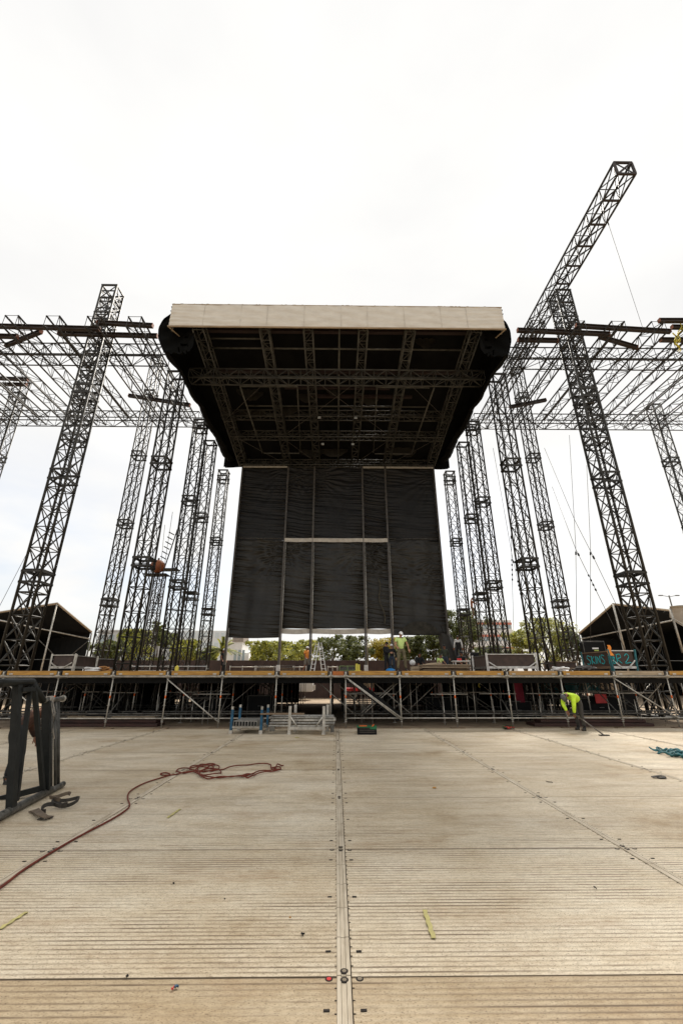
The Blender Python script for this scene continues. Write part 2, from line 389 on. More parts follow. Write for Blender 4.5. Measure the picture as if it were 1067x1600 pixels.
tower(9.9, 29.0, .74, 18.8, 'third roof tower on the right, between the shirtless climber and its thicker neighbour', [6.9, 12.6], 'towers under the stage roof')
tower(-9.9, 33.4, .74, 18.5, 'rearmost roof tower on the left, nearest the black screen cloths and palm', JO, 'towers under the stage roof')
tower(9.9, 33.4, .74, 18.5, 'rearmost roof tower on the right, with the shirtless climber on it', JO, 'towers under the stage roof')

def truss(p0, axis, L_, b, label, group, rc=.046, rb=.023, bay=1.2, kind='Z', name='box_truss', cat='truss'):
    rot = {'X': (0, R(90), 0), 'Y': (R(-90), 0, 0)}[axis]
    o = thing(name, label, cat, p0, group=group, rot=rot); q = b/2
    for sx in (-1, 1):
        for sy in (-1, 1): ob('chord', tube_mesh(L_, rc, STEEL2), o, (sx*q, sy*q, 0))
    ob('bracing', lattice(L_, b, bay, rb, kind), o)
    return o
ZW = 21.4
for s, nm in ((-1, 'left'), (1, 'right')):
    x0 = -29.2 if s < 0 else 11.2
    truss((x0, 22.2, ZW), 'X', 18.0, .96, 'nearer long horizontal truss of the %s wing, passing behind the thick tower' % nm, 'long cross trusses of the wings')
    truss((x0, 29.6, ZW), 'X', 18.0, .9, 'farther and lower looking long horizontal truss of the %s wing' % nm, 'long cross trusses of the wings')
    words = ['first slanting truss out from the %s side of the stage roof', 'second slanting truss out from the %s side of the stage roof', 'third slanting truss out from the %s side of the stage roof',
             'fourth slanting truss out from the %s side of the stage roof', 'fifth slanting truss out from the %s side of the stage roof', 'sixth slanting truss out from the %s side of the stage roof', 'outermost slanting truss of the %s wing, at the picture edge']
    for k in range(7):
        X = 12.1+2.43*k
        truss((s*X, 19.4, ZW+.02), 'Y', 10.6, .76, words[k] % nm, 'roof trusses running back over the wings', .056, .022, 1.2+.12*((k*5) % 3))
# the long boom lying on top of the right wing tower
boom = truss((15.12, 14.0, 26.8), 'Y', 16.0, .94, 'long dark truss sticking out over the right wing, its open end against the sky', None, .06, .03, 1.33, 'X', 'cantilever_truss')
for k in range(1, 6): MB().box((0, .47, 1.33*k), (.9, .09, .09)).build('cross_bar', RUST, boom)
MB().box((0, .47, .0), (1.0, .10, .10)).box((0, -.47, .0), (1.0, .10, .10)).tube((-.47, .47, 0), (.47, -.47, 0), .06, 4).box((-.47, 0, 0), (.1, .86, .1)).box((.47, 0, 0), (.1, .86, .1)).build('end_frame', RUST, boom)
# beams laid across the wing trusses
def beam(p, q, label, r=.11):
    p, q = Vector(p), Vector(q); d = (q-p); o = thing('steel_beam', label, 'beam', p, group='brown steel beams laid on the wing trusses')
    rot = d.to_track_quat('X', 'Z').to_matrix(); Ln = d.length; m = MB()
    for dz in (-r, r): m.box(rot @ Vector((Ln/2, 0, dz)), (Ln, 2*r, .035), rot)
    m.box(rot @ Vector((Ln/2, 0, 0)), (Ln, .03, 2*r-.035), rot); m.build('beam_body', RUST, o)
    e = MB()
    for t in (-.012, Ln+.012): e.box(rot @ Vector((t, 0, 0)), (.02, 2*r, 2*r+.04), rot)
    e.build('end_plate', RUSTEND, o)
    return o
def beampx(a, b, Y0, Y1, label): return beam(at(*a, Y0), at(*b, Y1), label)
beampx((-60, 508), (156, 514), 20.2, 20.2, 'long brown beam running off the left edge, on the left wing')
beampx((153, 504), (239, 509), 20.1, 20.1, 'short brown beam at the right of the left wing, uppermost one')
beampx((92, 521), (246, 525), 20.8, 20.8, 'brown beam crossing the thick left tower, just under the upper pair')
beampx((10, 540), (65, 518), 22.0, 20.7, 'brown beam lying askew on the left wing')
beampx((-40, 524), (28, 526), 20.8, 20.8, 'beam end poking in low at the left edge of the wing')
beampx((202, 618), (297, 633), 27.6, 27.6, 'lone brown beam on the slim rear tower left of the stage roof')
beampx((808, 516), (951, 522), 20.3, 20.3, 'brown beam in front of the thick right tower, upper of the left pair')
beampx((809, 531), (870, 532), 20.9, 20.9, 'short brown beam end left of the thick right tower')
beampx((899, 509), (1046, 518), 20.1, 20.1, 'long brown beam from the thick right tower towards the right edge')
beampx((936, 526), (994, 543), 20.8, 21.2, 'brown beam lying askew on the right wing')
beampx((1029, 501), (1110, 501), 19.6, 19.6, 'topmost brown beam end at the right edge of the picture')
beampx((1049, 511), (1120, 512), 20.2, 20.2, 'middle brown beam end at the right edge of the picture')
beampx((1031, 531), (1120, 532), 20.5, 20.5, 'lower brown beam end at the right edge, with yellow straps on it')
beampx((796, 636), (852, 625), 27.6, 27.6, 'lone brown beam on the slim rear tower right of the stage roof')
beampx((-30, 590), (44, 593), 28.4, 28.4, 'brown beam on the outermost left tower, upper of two')
beampx((-30, 600), (42, 601), 28.9, 28.9, 'brown beam on the outermost left tower, lower of two')
YST = mat('yellow strap', (.62, .52, .05), .6)
for k, (a, b, Y, lb) in enumerate([((1050, 520), (1061, 548), 20.0, 'yellow lifting strap, left one of the bunch on the right edge beams'), ((1062, 505), (1057, 535), 20.0, 'yellow lifting strap, right one of the bunch on the right edge beams')]):
    p, q = at(*a, Y), at(*b, Y); m = MB(); pts = [p.lerp(q, t/8)+Vector((.12*math.sin(t*1.3), 0, -.1*math.sin(math.pi*t/8))) for t in range(9)]; m.path(pts, .035, 5); m.path([v+Vector((.12+.06*math.sin(i), .1, 0)) for i, v in enumerate(pts)], .03, 5)
    tag(m.build('lifting_strap', YST), lb, 'strap', 'yellow straps on the wing beams')

# ------------------------------------------------------------------ stage roof
roof = thing('stage_roof', 'big black stage roof with a pale fabric fascia and black cloth hanging down its sides', 'stage roof', (0, 18, 19.7))
RO = Vector((0, 18, 19.7))
def rp(o): o.location = -RO; return o      # part written in world coordinates
def zroof(Y): return 21.0-(Y-18.1)*.155
FAS = mat('fascia fabric', (.66, .615, .53), .75, scale=1.0, stretch=(1, 1, 3), col2=(.55, .50, .42), bump=.3, bscale=3, spec=.2)
def fas(u, v):
    x = -9.28+18.56*u
    wr = .018*math.sin(v*38+math.sin(u*9)*3)*(math.exp(-((u)*9))+math.exp(-((1-u)*9)))+.006*math.sin(u*160+v*5)+.010*math.sin(u*47+v*16)
    sg = .02*math.sin(math.pi*v)
    return (x, 18.0+wr-sg*.5-.03*abs(math.sin(u*math.pi*7)), 19.72+1.55*v+.012*math.sin(u*60))
rp(MB().grid(fas, 240, 26).build('fascia', FAS, roof))
m = MB()
for k in range(1, 10):
    x = -9.28+18.56*k/10+.2*((k*7) % 3-1); m.box((x, 17.955, 20.5), (.018, .01, 1.5))
rp(m.build('fascia_seam', mat('fascia seam', (.50, .46, .39), .8), roof))
m = MB(); m.tube((-9.32, 18.0, 19.70), (9.32, 18.0, 19.70), .055, 8); m.tube((-9.3, 18.0, 21.29), (9.3, 18.0, 21.29), .035, 6)
for k in range(34):
    x = random.uniform(-9.2, 9.2); m.box((x, 18.0, 21.32), (random.uniform(.05, .14), .05, .03))
rp(m.build('fascia_pole', PALEWOOD, roof))
# side returns of the fascia
for s in (-1, 1):
    m = MB(); m.grid(lambda u, v: (s*(9.3-.02*math.sin(u*9)), 18.03+u*1.2, 19.74+u*.18+(1.5-u*.4)*v), 10, 4); rp(m.build('fascia_return', FAS, roof))
    rp(MB().tube((s*9.3, 18.02, 19.7), (s*8.75, 19.2, 19.75), .035, 6).build('edge_batten', PALEWOOD, roof))
# skin
m = MB(); m.grid(lambda u, v: (-9.4+18.8*u, 18.1+13.4*v, zroof(18.1+13.4*v)+.10*math.sin(u*math.pi*10)**2*math.sin(v*math.pi)-.05), 80, 30)
m.grid(lambda u, v: (-9.4+18.8*u, 18.1+13.4*v, zroof(18.1+13.4*v)+.25), 6, 4); rp(m.build('roof_skin', SKIN, roof))
# side cloth: rolled, baggy
for s in (-1, 1):
    prof = [(9.25, 21.1), (9.7, 20.95), (10.15, 20.45), (10.32, 19.8), (10.25, 19.1), (10.0, 18.55), (9.75, 18.2), (9.45, 18.1)]
    prof = [(a-.42, b) for a, b in prof]
    def pf(v):
        t = v*(len(prof)-1); i = min(int(t), len(prof)-2); f = t-i; return prof[i][0]*(1-f)+prof[i+1][0]*f, prof[i][1]*(1-f)+prof[i+1][1]*f
    def side(u, v):
        x, z = pf(v); Y = 18.25+13.2*u; bag = .10*math.sin(u*math.pi*7+v*2)+.05*math.sin(u*45+v*7)+.03*math.sin(u*110)
        x = x-.35*u*(v)-.25*u-.24*min(1, max(0, (u-.07)/.07))*math.sin(math.pi*v)*(1-.4*u)-(.25*math.exp(-u*5)*math.sin(math.pi*min(1, v*1.1+.05)) if s > 0 else 0); z = z-1.75*u*(1-v)-.0*v+(.35*u)*v+.1*bag
        return (s*(x+bag*.6), Y, z-.12*abs(math.sin(u*math.pi*5))*v)
    rp(MB().grid(side, 90, 22).build('side_cloth', TARPG, roof))
    # front bag end of the cloth, torn towards the inside
    m = MB(); nx, nz = 22, 30; vs = {}
    for j in range(nz+1):
        v = j/nz; xo, z = pf(v); xo -= (.25*math.sin(math.pi*min(1, v*1.1+.05)) if s > 0 else 0)
        for i in range(nx+1):
            u = i/nx; x = xo*(1-u)+7.9*u; m.v.append((s*x, 18.3+.45*math.sin(u*math.pi)*math.sin(v*math.pi)+.06*math.sin(j*.9+i*.7), z-(.5*u*(v > .5)*0)))
    holes = [(14, 17, 2.3, .9), (17, 19, 1.0, .7), (10, 20, .9, 1.6), (11, 23, .8, .9), (15, 14, 1.6, .5), (8, 27, 1.2, .7), (13, 21, 1.3, .5)]
    for j in range(nz):
        for i in range(nx):
            if any(((i-a)/c)**2+((j-b)/d)**2 < 1 for a, b, c, d in holes): continue
            if i > 12 and j > 21+((i*5) % 4): continue
            k = j*(nx+1)+i; m.f.append((k, k+1, k+nx+2, k+nx+1)); m.m.append(0); m.sm.append(True)
    rp(m.build('cloth_bag_end', TARPG, roof))
    # low rear corner pocket
    m = MB(); m.grid(lambda u, v: (s*(9.35-2.2*u), 31.2-.1*math.sin(u*3), 19.2-(1.3+.10*math.sin(u*9))*v), 14, 6); rp(m.build('rear_cloth', TARPG, roof))
def rtruss(p, axis, L_, b, slope=0, name='roof_truss', rc=.042, rb=.021, bay=.68, kind='Z', mtl=STEEL):
    m = MB(); q = b/2; n = round(L_/bay); h = L_/n
    def P(x, y, t):
        return (p[0]+x, p[1]+t, p[2]+y-slope*t) if axis == 'Y' else (p[0]+t, p[1]+x, p[2]+y)
    cs = [(-q, -q), (q, -q), (q, q), (-q, q)]
    for c in cs: m.tube(P(*c, 0), P(*c, L_), rc, 6)
    for i in range(n+1):
        for k in range(4):
            a, c = cs[k], cs[(k+1) % 4]; m.tube(P(*a, i*h), P(*c, i*h), rb, 4, cap=False)
            if i < n:
                f = (i+k) % 2; m.tube(P(*(a if f else c), i*h), P(*(c if f else a), (i+1)*h), rb, 4, cap=False)
    return rp(m.build(name, mtl, roof))
RT = mat('olive roof truss', (.085, .082, .067), .5, .3, scale=2, col2=(.027, .027, .023))
for X in (-7.75, -4.1, -1.65, 1.45, 4.1, 7.75): rtruss((X, 18.25, 20.0), 'Y', 13.0, .58 if abs(X) > 5 else .5, .135, mtl=RT)
rtruss((-8.9, 21.0, 18.75), 'X', 17.8, .66, rc=.045, rb=.024, bay=.75, mtl=RT)
rtruss((-8.2, 25.6, 19.15), 'X', 16.4, .5, mtl=RT); rtruss((-8.0, 27.6, 18.7), 'X', 16.0, .5, mtl=RT)
rtruss((-7.9, 31.0, 18.15), 'X', 15.8, .45, mtl=RT)
rp(MB().grid(lambda u, v: (-9.3+18.6*u, 31.5+.04*math.sin(u*60), 19.3-1.35*v+.05*math.sin(u*25)*v), 60, 4).build('rear_cloth', SKIN, roof))
m = MB(); TU = mat('pale roof tube', (.12, .12, .10), .5, .3, scale=3, col2=(.05, .048, .04))
for y, z, x0, x1 in ((19.4, 20.2, -7.4, -4.4), (19.9, 19.95, -7.6, 7.8), (22.6, 19.3, -6.3, -2.6), (22.6, 19.3, 2.5, 6.0), (25.0, 19.5, -6.4, 6.4), (29.6, 18.3, -5.8, -3.0), (29.6, 18.3, 3.0, 5.8), (18.4, 20.6, -8.4, 8.4)): m.tube((x0, y, z), (x1, y, z), .055, 6)
rp(m.build('cross_tube', TU, roof))
rp(MB().tube((.1, 18.3, 20.35), (.1, 31.0, 18.2), .06, 6).build('ridge_tube', TU, roof))
for s in (-1, 1):
    m = MB(); m.tube((s*6.3, 22.6, 19.3), (s*5.9, 29.6, 18.3), .055, 6); m.tube((s*2.6, 22.6, 19.5), (s*2.9, 29.6, 18.4), .04, 6); rp(m.build('side_tube', TU, roof))
m = MB()
for y, z in ((18.9, 20.3), (21.7, 19.75), (24.0, 19.6), (23.2, 19.7)): m.box((0 if y != 24 else 1.6, y, z), (15.6 if y < 22 else 7, .22, .16))
rp(m.build('crosswise_beam', mat('dark red beam', (.022, .012, .010), .6), roof))
WIREM = mat('steel cable', (.16, .15, .13), .5, .4)
def rwire(a, b): rp(MB().tube(a, b, .016, 4).build('wire_brace', DGALV, roof))
for a, b in (((-4.1, 21.3, 19.0), (-7.6, 25.4, 18.9)), ((4.1, 21.3, 19.0), (7.6, 25.4, 18.9)), ((1.5, 21.3, 18.95), (-3.9, 27.4, 18.6)), ((-1.6, 21.3, 18.95), (3.9, 27.4, 18.6)), ((-4.1, 27.6, 18.5), (-1.6, 30.9, 18.1)), ((4.1, 27.6, 18.5), (1.5, 30.9, 18.1)), ((-7.4, 27.6, 18.4), (-4.2, 30.9, 18.0)), ((7.4, 27.6, 18.4), (4.2, 30.9, 18.0))): rwire(a, b)
# drooping dark cloth and cable clutter under the skin
m = MB(); rr = random.Random(3)
for k in range(14):
    x = rr.uniform(-7.5, 6.5); y = rr.uniform(19, 30.5); z = zroof(y)-.25; w = rr.uniform(.8, 2.4)
    m.grid(lambda u, v: (x+w*u, y+.05*math.sin(u*20), z-rr.uniform(.0, .03)-v*(.25+.5*math.sin(u*math.pi))), 10, 3)
rp(m.build('loose_cloth', TARP, roof))
for (x, y, c) in ((-1.25, 25.2, 18.65), (1.3, 25.2, 18.65), (-1.1, 28.2, 18.3), (1.2, 28.2, 18.3)):
    m = MB(); m.box((x, y, c), (.24, .12, .2)); m.box((x, y-.07, c), (.2, .02, .16), mi=1); m.tube((x, y, c+.1), (x, y, c+.45), .02, 5)
    fl = rp(m.build('flood_light', [DARK, WHITEP], roof)); ob('lens', MB().box((x, y-.085, c), (.16, .006, .12)).mesh('lens', GLASS), fl)
# ------------------------------------------------------------------ black screen cloths behind the stage
PX = [-7.75, -4.0, -1.84, 2.08, 3.96, 7.98]; YB = 31.3
for i, x in enumerate(PX):
    o = thing('screen_pole', '%s of the six dark poles that hold the black screen cloths, counted from the left' % ['first', 'second', 'third', 'fourth', 'fifth', 'sixth'][i], 'pole', (x, YB-.12, 1.97), group='poles of the black screen')
    m = MB(); m.box((0, 0, 8.0), (.13, .13, 16.0)); m.build('pole_tube', mat('brown grey pole', (.09, .08, .068), .5, .3, scale=3), o)
    MB().tube((.11, -.02, .2), (.11, -.02, 9.4 if i not in (0, 5) else 3), .03, 6).build('side_tube', GALV, o); MB().box((0, -.02, .28), (.26, .2, .5)).build('foot_block', WHITEP if i in (1, 3) else BLACKST, o)
rows = [('upper', 11.75, 18.0), ('lower', 4.35, 11.62)]
for rn, z0, z1 in rows:
    for i in range(5):
        x0, x1 = PX[i]+.01, PX[i+1]-.01; zz0, zz1 = (z0-.2 if rn == 'upper' else z0), z1
        if rn == 'lower' and i in (1, 2, 3): zz0 = 4.95
        if rn == 'lower' and i == 4: zz0 = 4.5
        seed = i*3+(rn == 'lower')*17; rg = random.Random(seed)
        fan = [(rg.choice((0, 1)), rg.uniform(.8, 1.0), rg.uniform(.5, 1)) for _ in range(2)]
        ph = [rg.uniform(0, 6) for _ in range(12)]
        w = x1-x0; h = zz1-zz0
        def cloth(u, v):
            x = x0+w*u; z = zz0+h*v
            e = math.exp(-u*w*1.6)+math.exp(-(1-u)*w*1.6)
            y = .045*e*math.sin(z*17+ph[0]+math.sin(z*2.1+ph[1])*3.4+u*5)+.03*e*math.sin(z*29+ph[2]+math.sin(z*3.3+ph[3])*3+u*9)+.015*math.sin(z*5+ph[4]+u*w)
            for cu, cv, am in fan:
                du, dv = (u-cu)*w, (v-cv)*h; rad = math.hypot(du, dv); ang = math.atan2(dv, du); y += am*.06*math.exp(-rad/1.9)*min(1, rad)*math.sin(ang*26+ph[5])
            y = y*(1.0+.5*math.sin(z*.9+ph[6]))+.12*math.sin(math.pi*u)*math.sin(math.pi*v)+.05*math.sin(u*w*2.4+ph[7]+z*.12)+.03*math.sin(u*w*5.1+ph[8]-z*.2)
            zz = z+(.06*math.sin(math.pi*u)*(-1 if i in (0,) and rn == 'lower' else .2)*(1-v))
            return (x, y, zz)
        pos = ['far left', 'second from the left', 'middle', 'second from the right', 'far right'][i]
        o = thing('screen_cloth', 'black wrinkled tarpaulin of the screen behind the stage, %s row, %s' % (rn, pos), 'tarpaulin', (0, YB, 0), group='black tarpaulins of the screen')
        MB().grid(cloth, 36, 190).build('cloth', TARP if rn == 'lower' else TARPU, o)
        if rn == 'upper' and i in (0, 3, 4): MB().box(((x0+x1)/2, -.30, z1-.20), (w-.12, .05, .16)).build('top_hem', mat('dim tarpaulin strip', (.34, .31, .25), .8), o)
        if rn == 'upper': MB().tube((x0, -.04, z0-.02), (x1, -.04, z0-.02), .035, 6).build('bottom_tube', GALV if i in (1, 2, 3) else DGALV, o)
        if rn == 'lower' and i in (1, 2, 3):
            MB().grid(lambda u, v: (x0+w*u, -.20+.02*math.sin(u*20), 11.42+.30*v-.03*math.sin(u*math.pi)), 16, 2).build('top_hem', STRIP, o)
            MB().grid(lambda u, v: (x0+w*u, -.02+.02*math.sin(u*14), 4.62+.35*v-.05*math.sin(u*math.pi)), 16, 2).build('bottom_hem', STRIP, o)
        if i == 3 and rn == 'lower': MB().grid(lambda u, v: (x0+w*(.50+.06*math.sin(v*9)+.22*(1-v)+.05*u), -.14, 5.3+3.3*v), 2, 30).build('dust_streak', mat('dusty smear', (.10, .085, .055), .9, scale=6, col2=(.02, .018, .014)), o)
        if i == 4 and rn == 'lower': MB().grid(lambda u, v: (x0+w*(.15+.8*u), -.165-.02*math.sin(u*30), 4.58+(.9*math.sin(math.pi*min(1, u*1.1+.02))**.6)*v), 30, 6).build('dusty_patch', mat('dusty tarpaulin', (.055, .05, .038), .9, scale=3, col2=(.02, .018, .014), bump=.4), o)
# ------------------------------------------------------------------ stage platform on scaffold
ZD = 1.97; G0 = -.03
XS = sorted([.37+2.07*k for k in range(8)]+[-.2-2.07*k for k in range(8)]); YSR = [17.4+2.07*j for j in range(9)]
stage = thing('stage_platform', 'wide stage platform of yellow edged boards on galvanised scaffold, across the whole picture', 'stage', (0, 17.4, 0))
def sp_(o, w=True): o.location = o.location-Vector((0, 17.4, 0)); return o
def std_mesh(mtl, key, orange=True):
    m = MB(); m.tube((0, 0, .03), (0, 0, 1.78), .0245, 8)
    for z in (.28, .78, 1.28, 1.72): m.tube((0, 0, z), (0, 0, z+.012), .06, 8)
    m.tube((0, 0, .0), (0, 0, .25), .017, 6); m.box((0, 0, .012), (.15, .15, .012)); m.tube((0, 0, .2), (0, 0, .25), .04, 6)
    if orange: m.tube((0, 0, 1.02), (0, 0, 1.12), .026, 8, mi=1)
    m.tube((0, 0, 1.76), (0, 0, 1.97-.19), .045, 6)
    return m.mesh('standard', mtl, ORANGE)
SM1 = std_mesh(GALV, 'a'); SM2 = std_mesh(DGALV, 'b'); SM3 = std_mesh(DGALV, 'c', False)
cnt = 0; rest = MB()
for j, y in enumerate(YSR):
    for i, x in enumerate(XS):
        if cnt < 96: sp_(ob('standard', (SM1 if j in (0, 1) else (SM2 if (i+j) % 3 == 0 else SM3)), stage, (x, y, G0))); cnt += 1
        else: rest.tube((x, y, 0), (x, y, 1.78), .0245, 6)
o = rest.build('rear_standards', DGALV, stage); sp_(o); o['kind'] = 'stuff'
m = MB()
for i, x in enumerate(XS): sp_(MB().bbox((0, 0, 0), (.62 if i % 2 else .5, .24, .035), .006).build('sole_board', OLDWOOD, stage, (x, 17.4, G0+.014)))
for j, y in enumerate(YSR):
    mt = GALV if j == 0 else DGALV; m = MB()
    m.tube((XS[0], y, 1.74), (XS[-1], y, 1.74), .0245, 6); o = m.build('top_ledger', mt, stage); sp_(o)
    for a, b in ((XS[0], -2.27), (.37, XS[-1])) if j < 2 or j % 2 else ():
        o = MB().tube((a, y+.03, .31), (b, y+.03, .31), .0245, 6).build('bottom_ledger', mt, stage); sp_(o)
for a, b in ((XS[0], -2.27), (.37, XS[-1])):
    for y in (18.0, 19.2): sp_(MB().tube((a, y, .42), (b, y, .42), .03, 6).build('bottom_ledger', DGALV, stage))
for x in XS: sp_(MB().tube((x, YSR[0], 1.70), (x, YSR[-1], 1.70), .022, 5).tube((x, YSR[0], .36), (x, YSR[-1], .36), .022, 5).build('transom', DGALV, stage))
def brace(p, q, r=.024, mt=GALV, nm='diagonal_brace'): sp_(MB().tube(p, q, r, 6).build(nm, mt, stage))
brace((-6.41, 17.35, 1.66), (-4.34, 17.35, .2)); brace((.42, 17.35, 1.70), (2.44, 17.35, .32)); brace((.50, 17.36, 1.62), (2.44, 17.36, .25))
brace((10.72, 17.35, 1.68), (12.79, 17.35, .30)); brace((-12.62, 17.35, 1.66), (-10.55, 17.35, .25))
for x0, x1, y in ((-6.41, -4.34, 19.47), (-8.48, -6.41, 21.5), (6.58, 4.51, 19.47), (12.79, 10.72, 19.47), (4.51, 2.44, 21.5), (-10.55, -12.62, 21.5), (-2.27, -4.34, 23.6), (8.65, 10.72, 21.5)):
    brace((x0, y, .35), (x1, y, 1.70), .022, DGALV); brace((x0+.25, y+.05, .35), (x1+.25, y+.05, 1.70), .022, DGALV)
for x in XS[1:-1]:   # bracing towards the back
    for j in range(0, 8, 2): 
        if cnt: 
            pass
m = MB()
for k, x in enumerate(XS):
    if -2.3 < x < .4: continue
    for j in range(0, 8):
        if (k+j) % 2: m.tube((x, YSR[j], .35), (x, YSR[j+1], 1.7), .02, 5)
        if (k*3+j) % 4 == 1: m.tube((x, YSR[j], .4+.5*(j % 3)), (x+2.07*(1 if k < len(XS)-1 else -1), YSR[j], .4+.5*(j % 3)), .02, 5)
rr = random.Random(11)
for k in range(300):     # the thicket of extra poles deep under the deck
    x = rr.uniform(XS[0], XS[-1]); y = rr.uniform(20, 33.5)
    if -2.4 < x*17.4/y < .5: continue
    t = rr.uniform(-.6, .6) if rr.random() < .3 else 0
    m.tube((x, y, 0), (x+t, y, 1.75), .02, 5)
o = m.build('inner_scaffold', DGALV, stage); sp_(o); o['kind'] = 'stuff'
m = MB()
for k in range(90):
    x = rr.uniform(XS[0], XS[-1]); y = rr.uniform(18.2, 22.5)
    if -2.4 < x*17.4/y < .5: continue
    if k % 5: m.tube((x, y, 0), (x, y, rr.choice((1.7, 1.7, .9))), .021, 6)
    else: m.tube((x, y, .3), (x+rr.choice((-1.6, 1.6)), y, 1.6), .02, 6)
    if k % 3 == 0: m.tube((x-.5, y, 1.1), (x+1.0, y, 1.1), .02, 6)
o = m.build('pale_scaffold', GALV, stage); sp_(o); o['kind'] = 'stuff'
# deck: edge boards bay by bay, floor sheets
for i in range(len(XS)-1):
    x0, x1 = XS[i], XS[i+1]
    if x1-x0 < 1:
        sp_(MB().box(((x0+x1)/2, 17.42, 1.87), (x1-x0-.1, .06, .15)).build('edge_board', mat('orange board', (.42, .13, .03), .7), stage)); continue
    g_ = .12 if i % 2 else .16
    mb = MB().bbox(((x0+x1)/2, 17.40, 1.880), (x1-x0-g_*1.6, .08, .155), .008)
    for s in (-1, 1): mb.box(((x0+x1)/2+s*(x1-x0-g_*1.6-.34)/2, 17.352, 1.85), (.13, .02, .05), mi=1)
    col = TIMBER if i != 13 else PALEWOOD
    if i in (11,): col = mat('tan board', (.45, .27, .10), .75, scale=5, stretch=(.4, 6, 6), col2=(.30, .17, .065))
    sp_(mb.build('edge_board', [col, GALV], stage))
for x in XS: sp_(MB().box((0, 0, 1.85), (.13, .12, .2)).tube((0, -.07, 1.76), (0, -.07, 1.93), .03, 6, mi=1).box((0, -.07, 1.80), (.16, .05, .03), mi=1).build('deck_clamp', [mat('dark clamp', (.05, .045, .04), .6), GALV], stage, (x, 17.4, 0)))
sp_(MB().box((.05, 25.8, 1.90), (XS[-1]-XS[0]+.2, 16.6, .12)).build('deck_floor', OLDWOOD, stage))
sp_(MB().tube((XS[0], 17.34, 1.765), (XS[-1], 17.34, 1.765), .027, 8).build('edge_tube', GALV, stage))
# black beams under the deck
m = MB()
for j, y in enumerate(YSR): m.box((.05, y+.2, 1.80), (XS[-1]-XS[0], .10, .07))
for y in (18.0, 19.1): m.box((.05, y, 1.62), (XS[-1]-XS[0], .06, .22))
sp_(m.build('deck_beam', DARK, stage))
# added black sheets that darken the space under the deck
cl = [(-14.9, -8.6, 24.6), (-8.2, -4.6, 27.5), (-4.4, -2.6, 32.6), (2.5, 6.4, 29.8), (5.6, 9.0, 24.2), (8.8, 15.0, 30.0)]
for k, (a, b, y) in enumerate(cl):
    o = thing('darkening_sheet', 'added black sheet darkening under the stage deck, %s' % ['behind the left end bays', 'behind the bays left of the blue rack', 'nearest the left of the open passage', 'second bay right of the open passage', 'behind the red cloth bays', 'behind the teal sheet at the right end'][k], 'cloth', (0, y, 0), group='added black sheets darkening under the stage')
    MB().grid(lambda u, v: (a+(b-a)*u, .06*math.sin(u*(b-a)*5), .04+1.66*v), 40, 3).build('cloth', TARPG, o)  # mesh of the added darkening sheet
# steps and dark ramps under the stage
def flight_case(x, y, w, d, h, label, col=DARK, z=G0):
    o = thing('flight_case', label, 'case', (x, y, z), rz=random.uniform(-.08, .08), group='dark equipment cases under the stage')
    MB().bbox((0, 0, h/2+.08), (w, d, h), .02).build('case_body', col, o)
    m = MB()
    for sx in (-1, 1):
        for sy in (-1, 1): m.box((sx*(w/2-.01), sy*(d/2-.01), h/2+.08), (.035, .035, h-.01))
    for z in (.09, h+.07): 
        for sy in (-1, 1): m.box((0, sy*(d/2), z), (w-.06, .03, .03))
    m.build('edge_rail', DGALV, o)
    m = MB()
    for sx in (-1, 1):
        for sy in (-1, 1): m.tube((sx*(w/2-.1)-.02, sy*(d/2-.1), .04), (sx*(w/2-.1)+.02, sy*(d/2-.1), .04), .04, 8)
    m.build('castor', DARK, o)
    m = MB(); m.tube((-.1, -d/2-.03, h*.6), (.1, -d/2-.03, h*.6), .012, 5); m.build('handle', ALU, o)
    return o
flight_case(-9.3, 18.7, 1.0, .5, .45, 'long low dark case under the stage at the left, with red corners beside it')
flight_case(-8.2, 18.9, .55, .5, .42, 'small dark case right of the long low one under the stage')
flight_case(-6.0, 22.0, 1.3, .7, .8, 'dark case in the bay behind the blue rack side')
flight_case(-3.4, 21.5, 1.2, .8, .9, 'tall dark case just left of the open passage')
flight_case(5.0, 22.0, 1.5, .7, .8, 'wide dark case under the stage in front of the mid right black sheet')
flight_case(8.0, 20.5, 1.1, .6, .7, 'dark case under the stage behind the bending worker, left one')
flight_case(11.5, 20.3, 1.8, .7, .9, 'widest dark case under the stage near the right edge')
flight_case(13.3, 21.5, 1.2, .7, 1.1, 'tallest dark case under the stage at the far right')
def sheet(x, y, z, w, h, m_, name, label, cat='cloth', amp=.05):
    o = thing(name, label, cat, (x, y, z)); MB().grid(lambda u, v: (w*(u-.5), amp*math.sin(u*w*9+v*2), -h*v), 24, 6).build('sheet', m_, o)
    MB().tube((-w/2-.04, 0, .02), (w/2+.04, 0, .02), .02, 5).build('rail', DGALV, o); return o
sheet(8.1, 20.2, 1.55, .35, .85, mat('dark red cloth', (.20, .012, .03), .8), 'hanging_cloth', 'dark red cloth hanging under the stage left of the bending worker')
sheet(12.3, 24.0, 1.50, 3.2, .55, mat('teal sheet', (.02, .16, .17), .6, col2=(.01, .07, .08)), 'teal_sheet', 'teal sheet strung under the stage near its right end')
sheet(11.4, 19.7, 1.05, .5, .36, RED, 'red_sign', 'red sheet with a white mark under the stage near the right end', 'sign', .01)
o = thing('pale_panel', 'pale panels standing under the far right bays', 'panel', (12.9+1.2, 24.5, .7))
m = MB()
for k in range(5): m.box((k*.27, 0, .4+.1*(k % 2)), (.14, .04, .55))
m.build('slat', PALEWOOD, o)
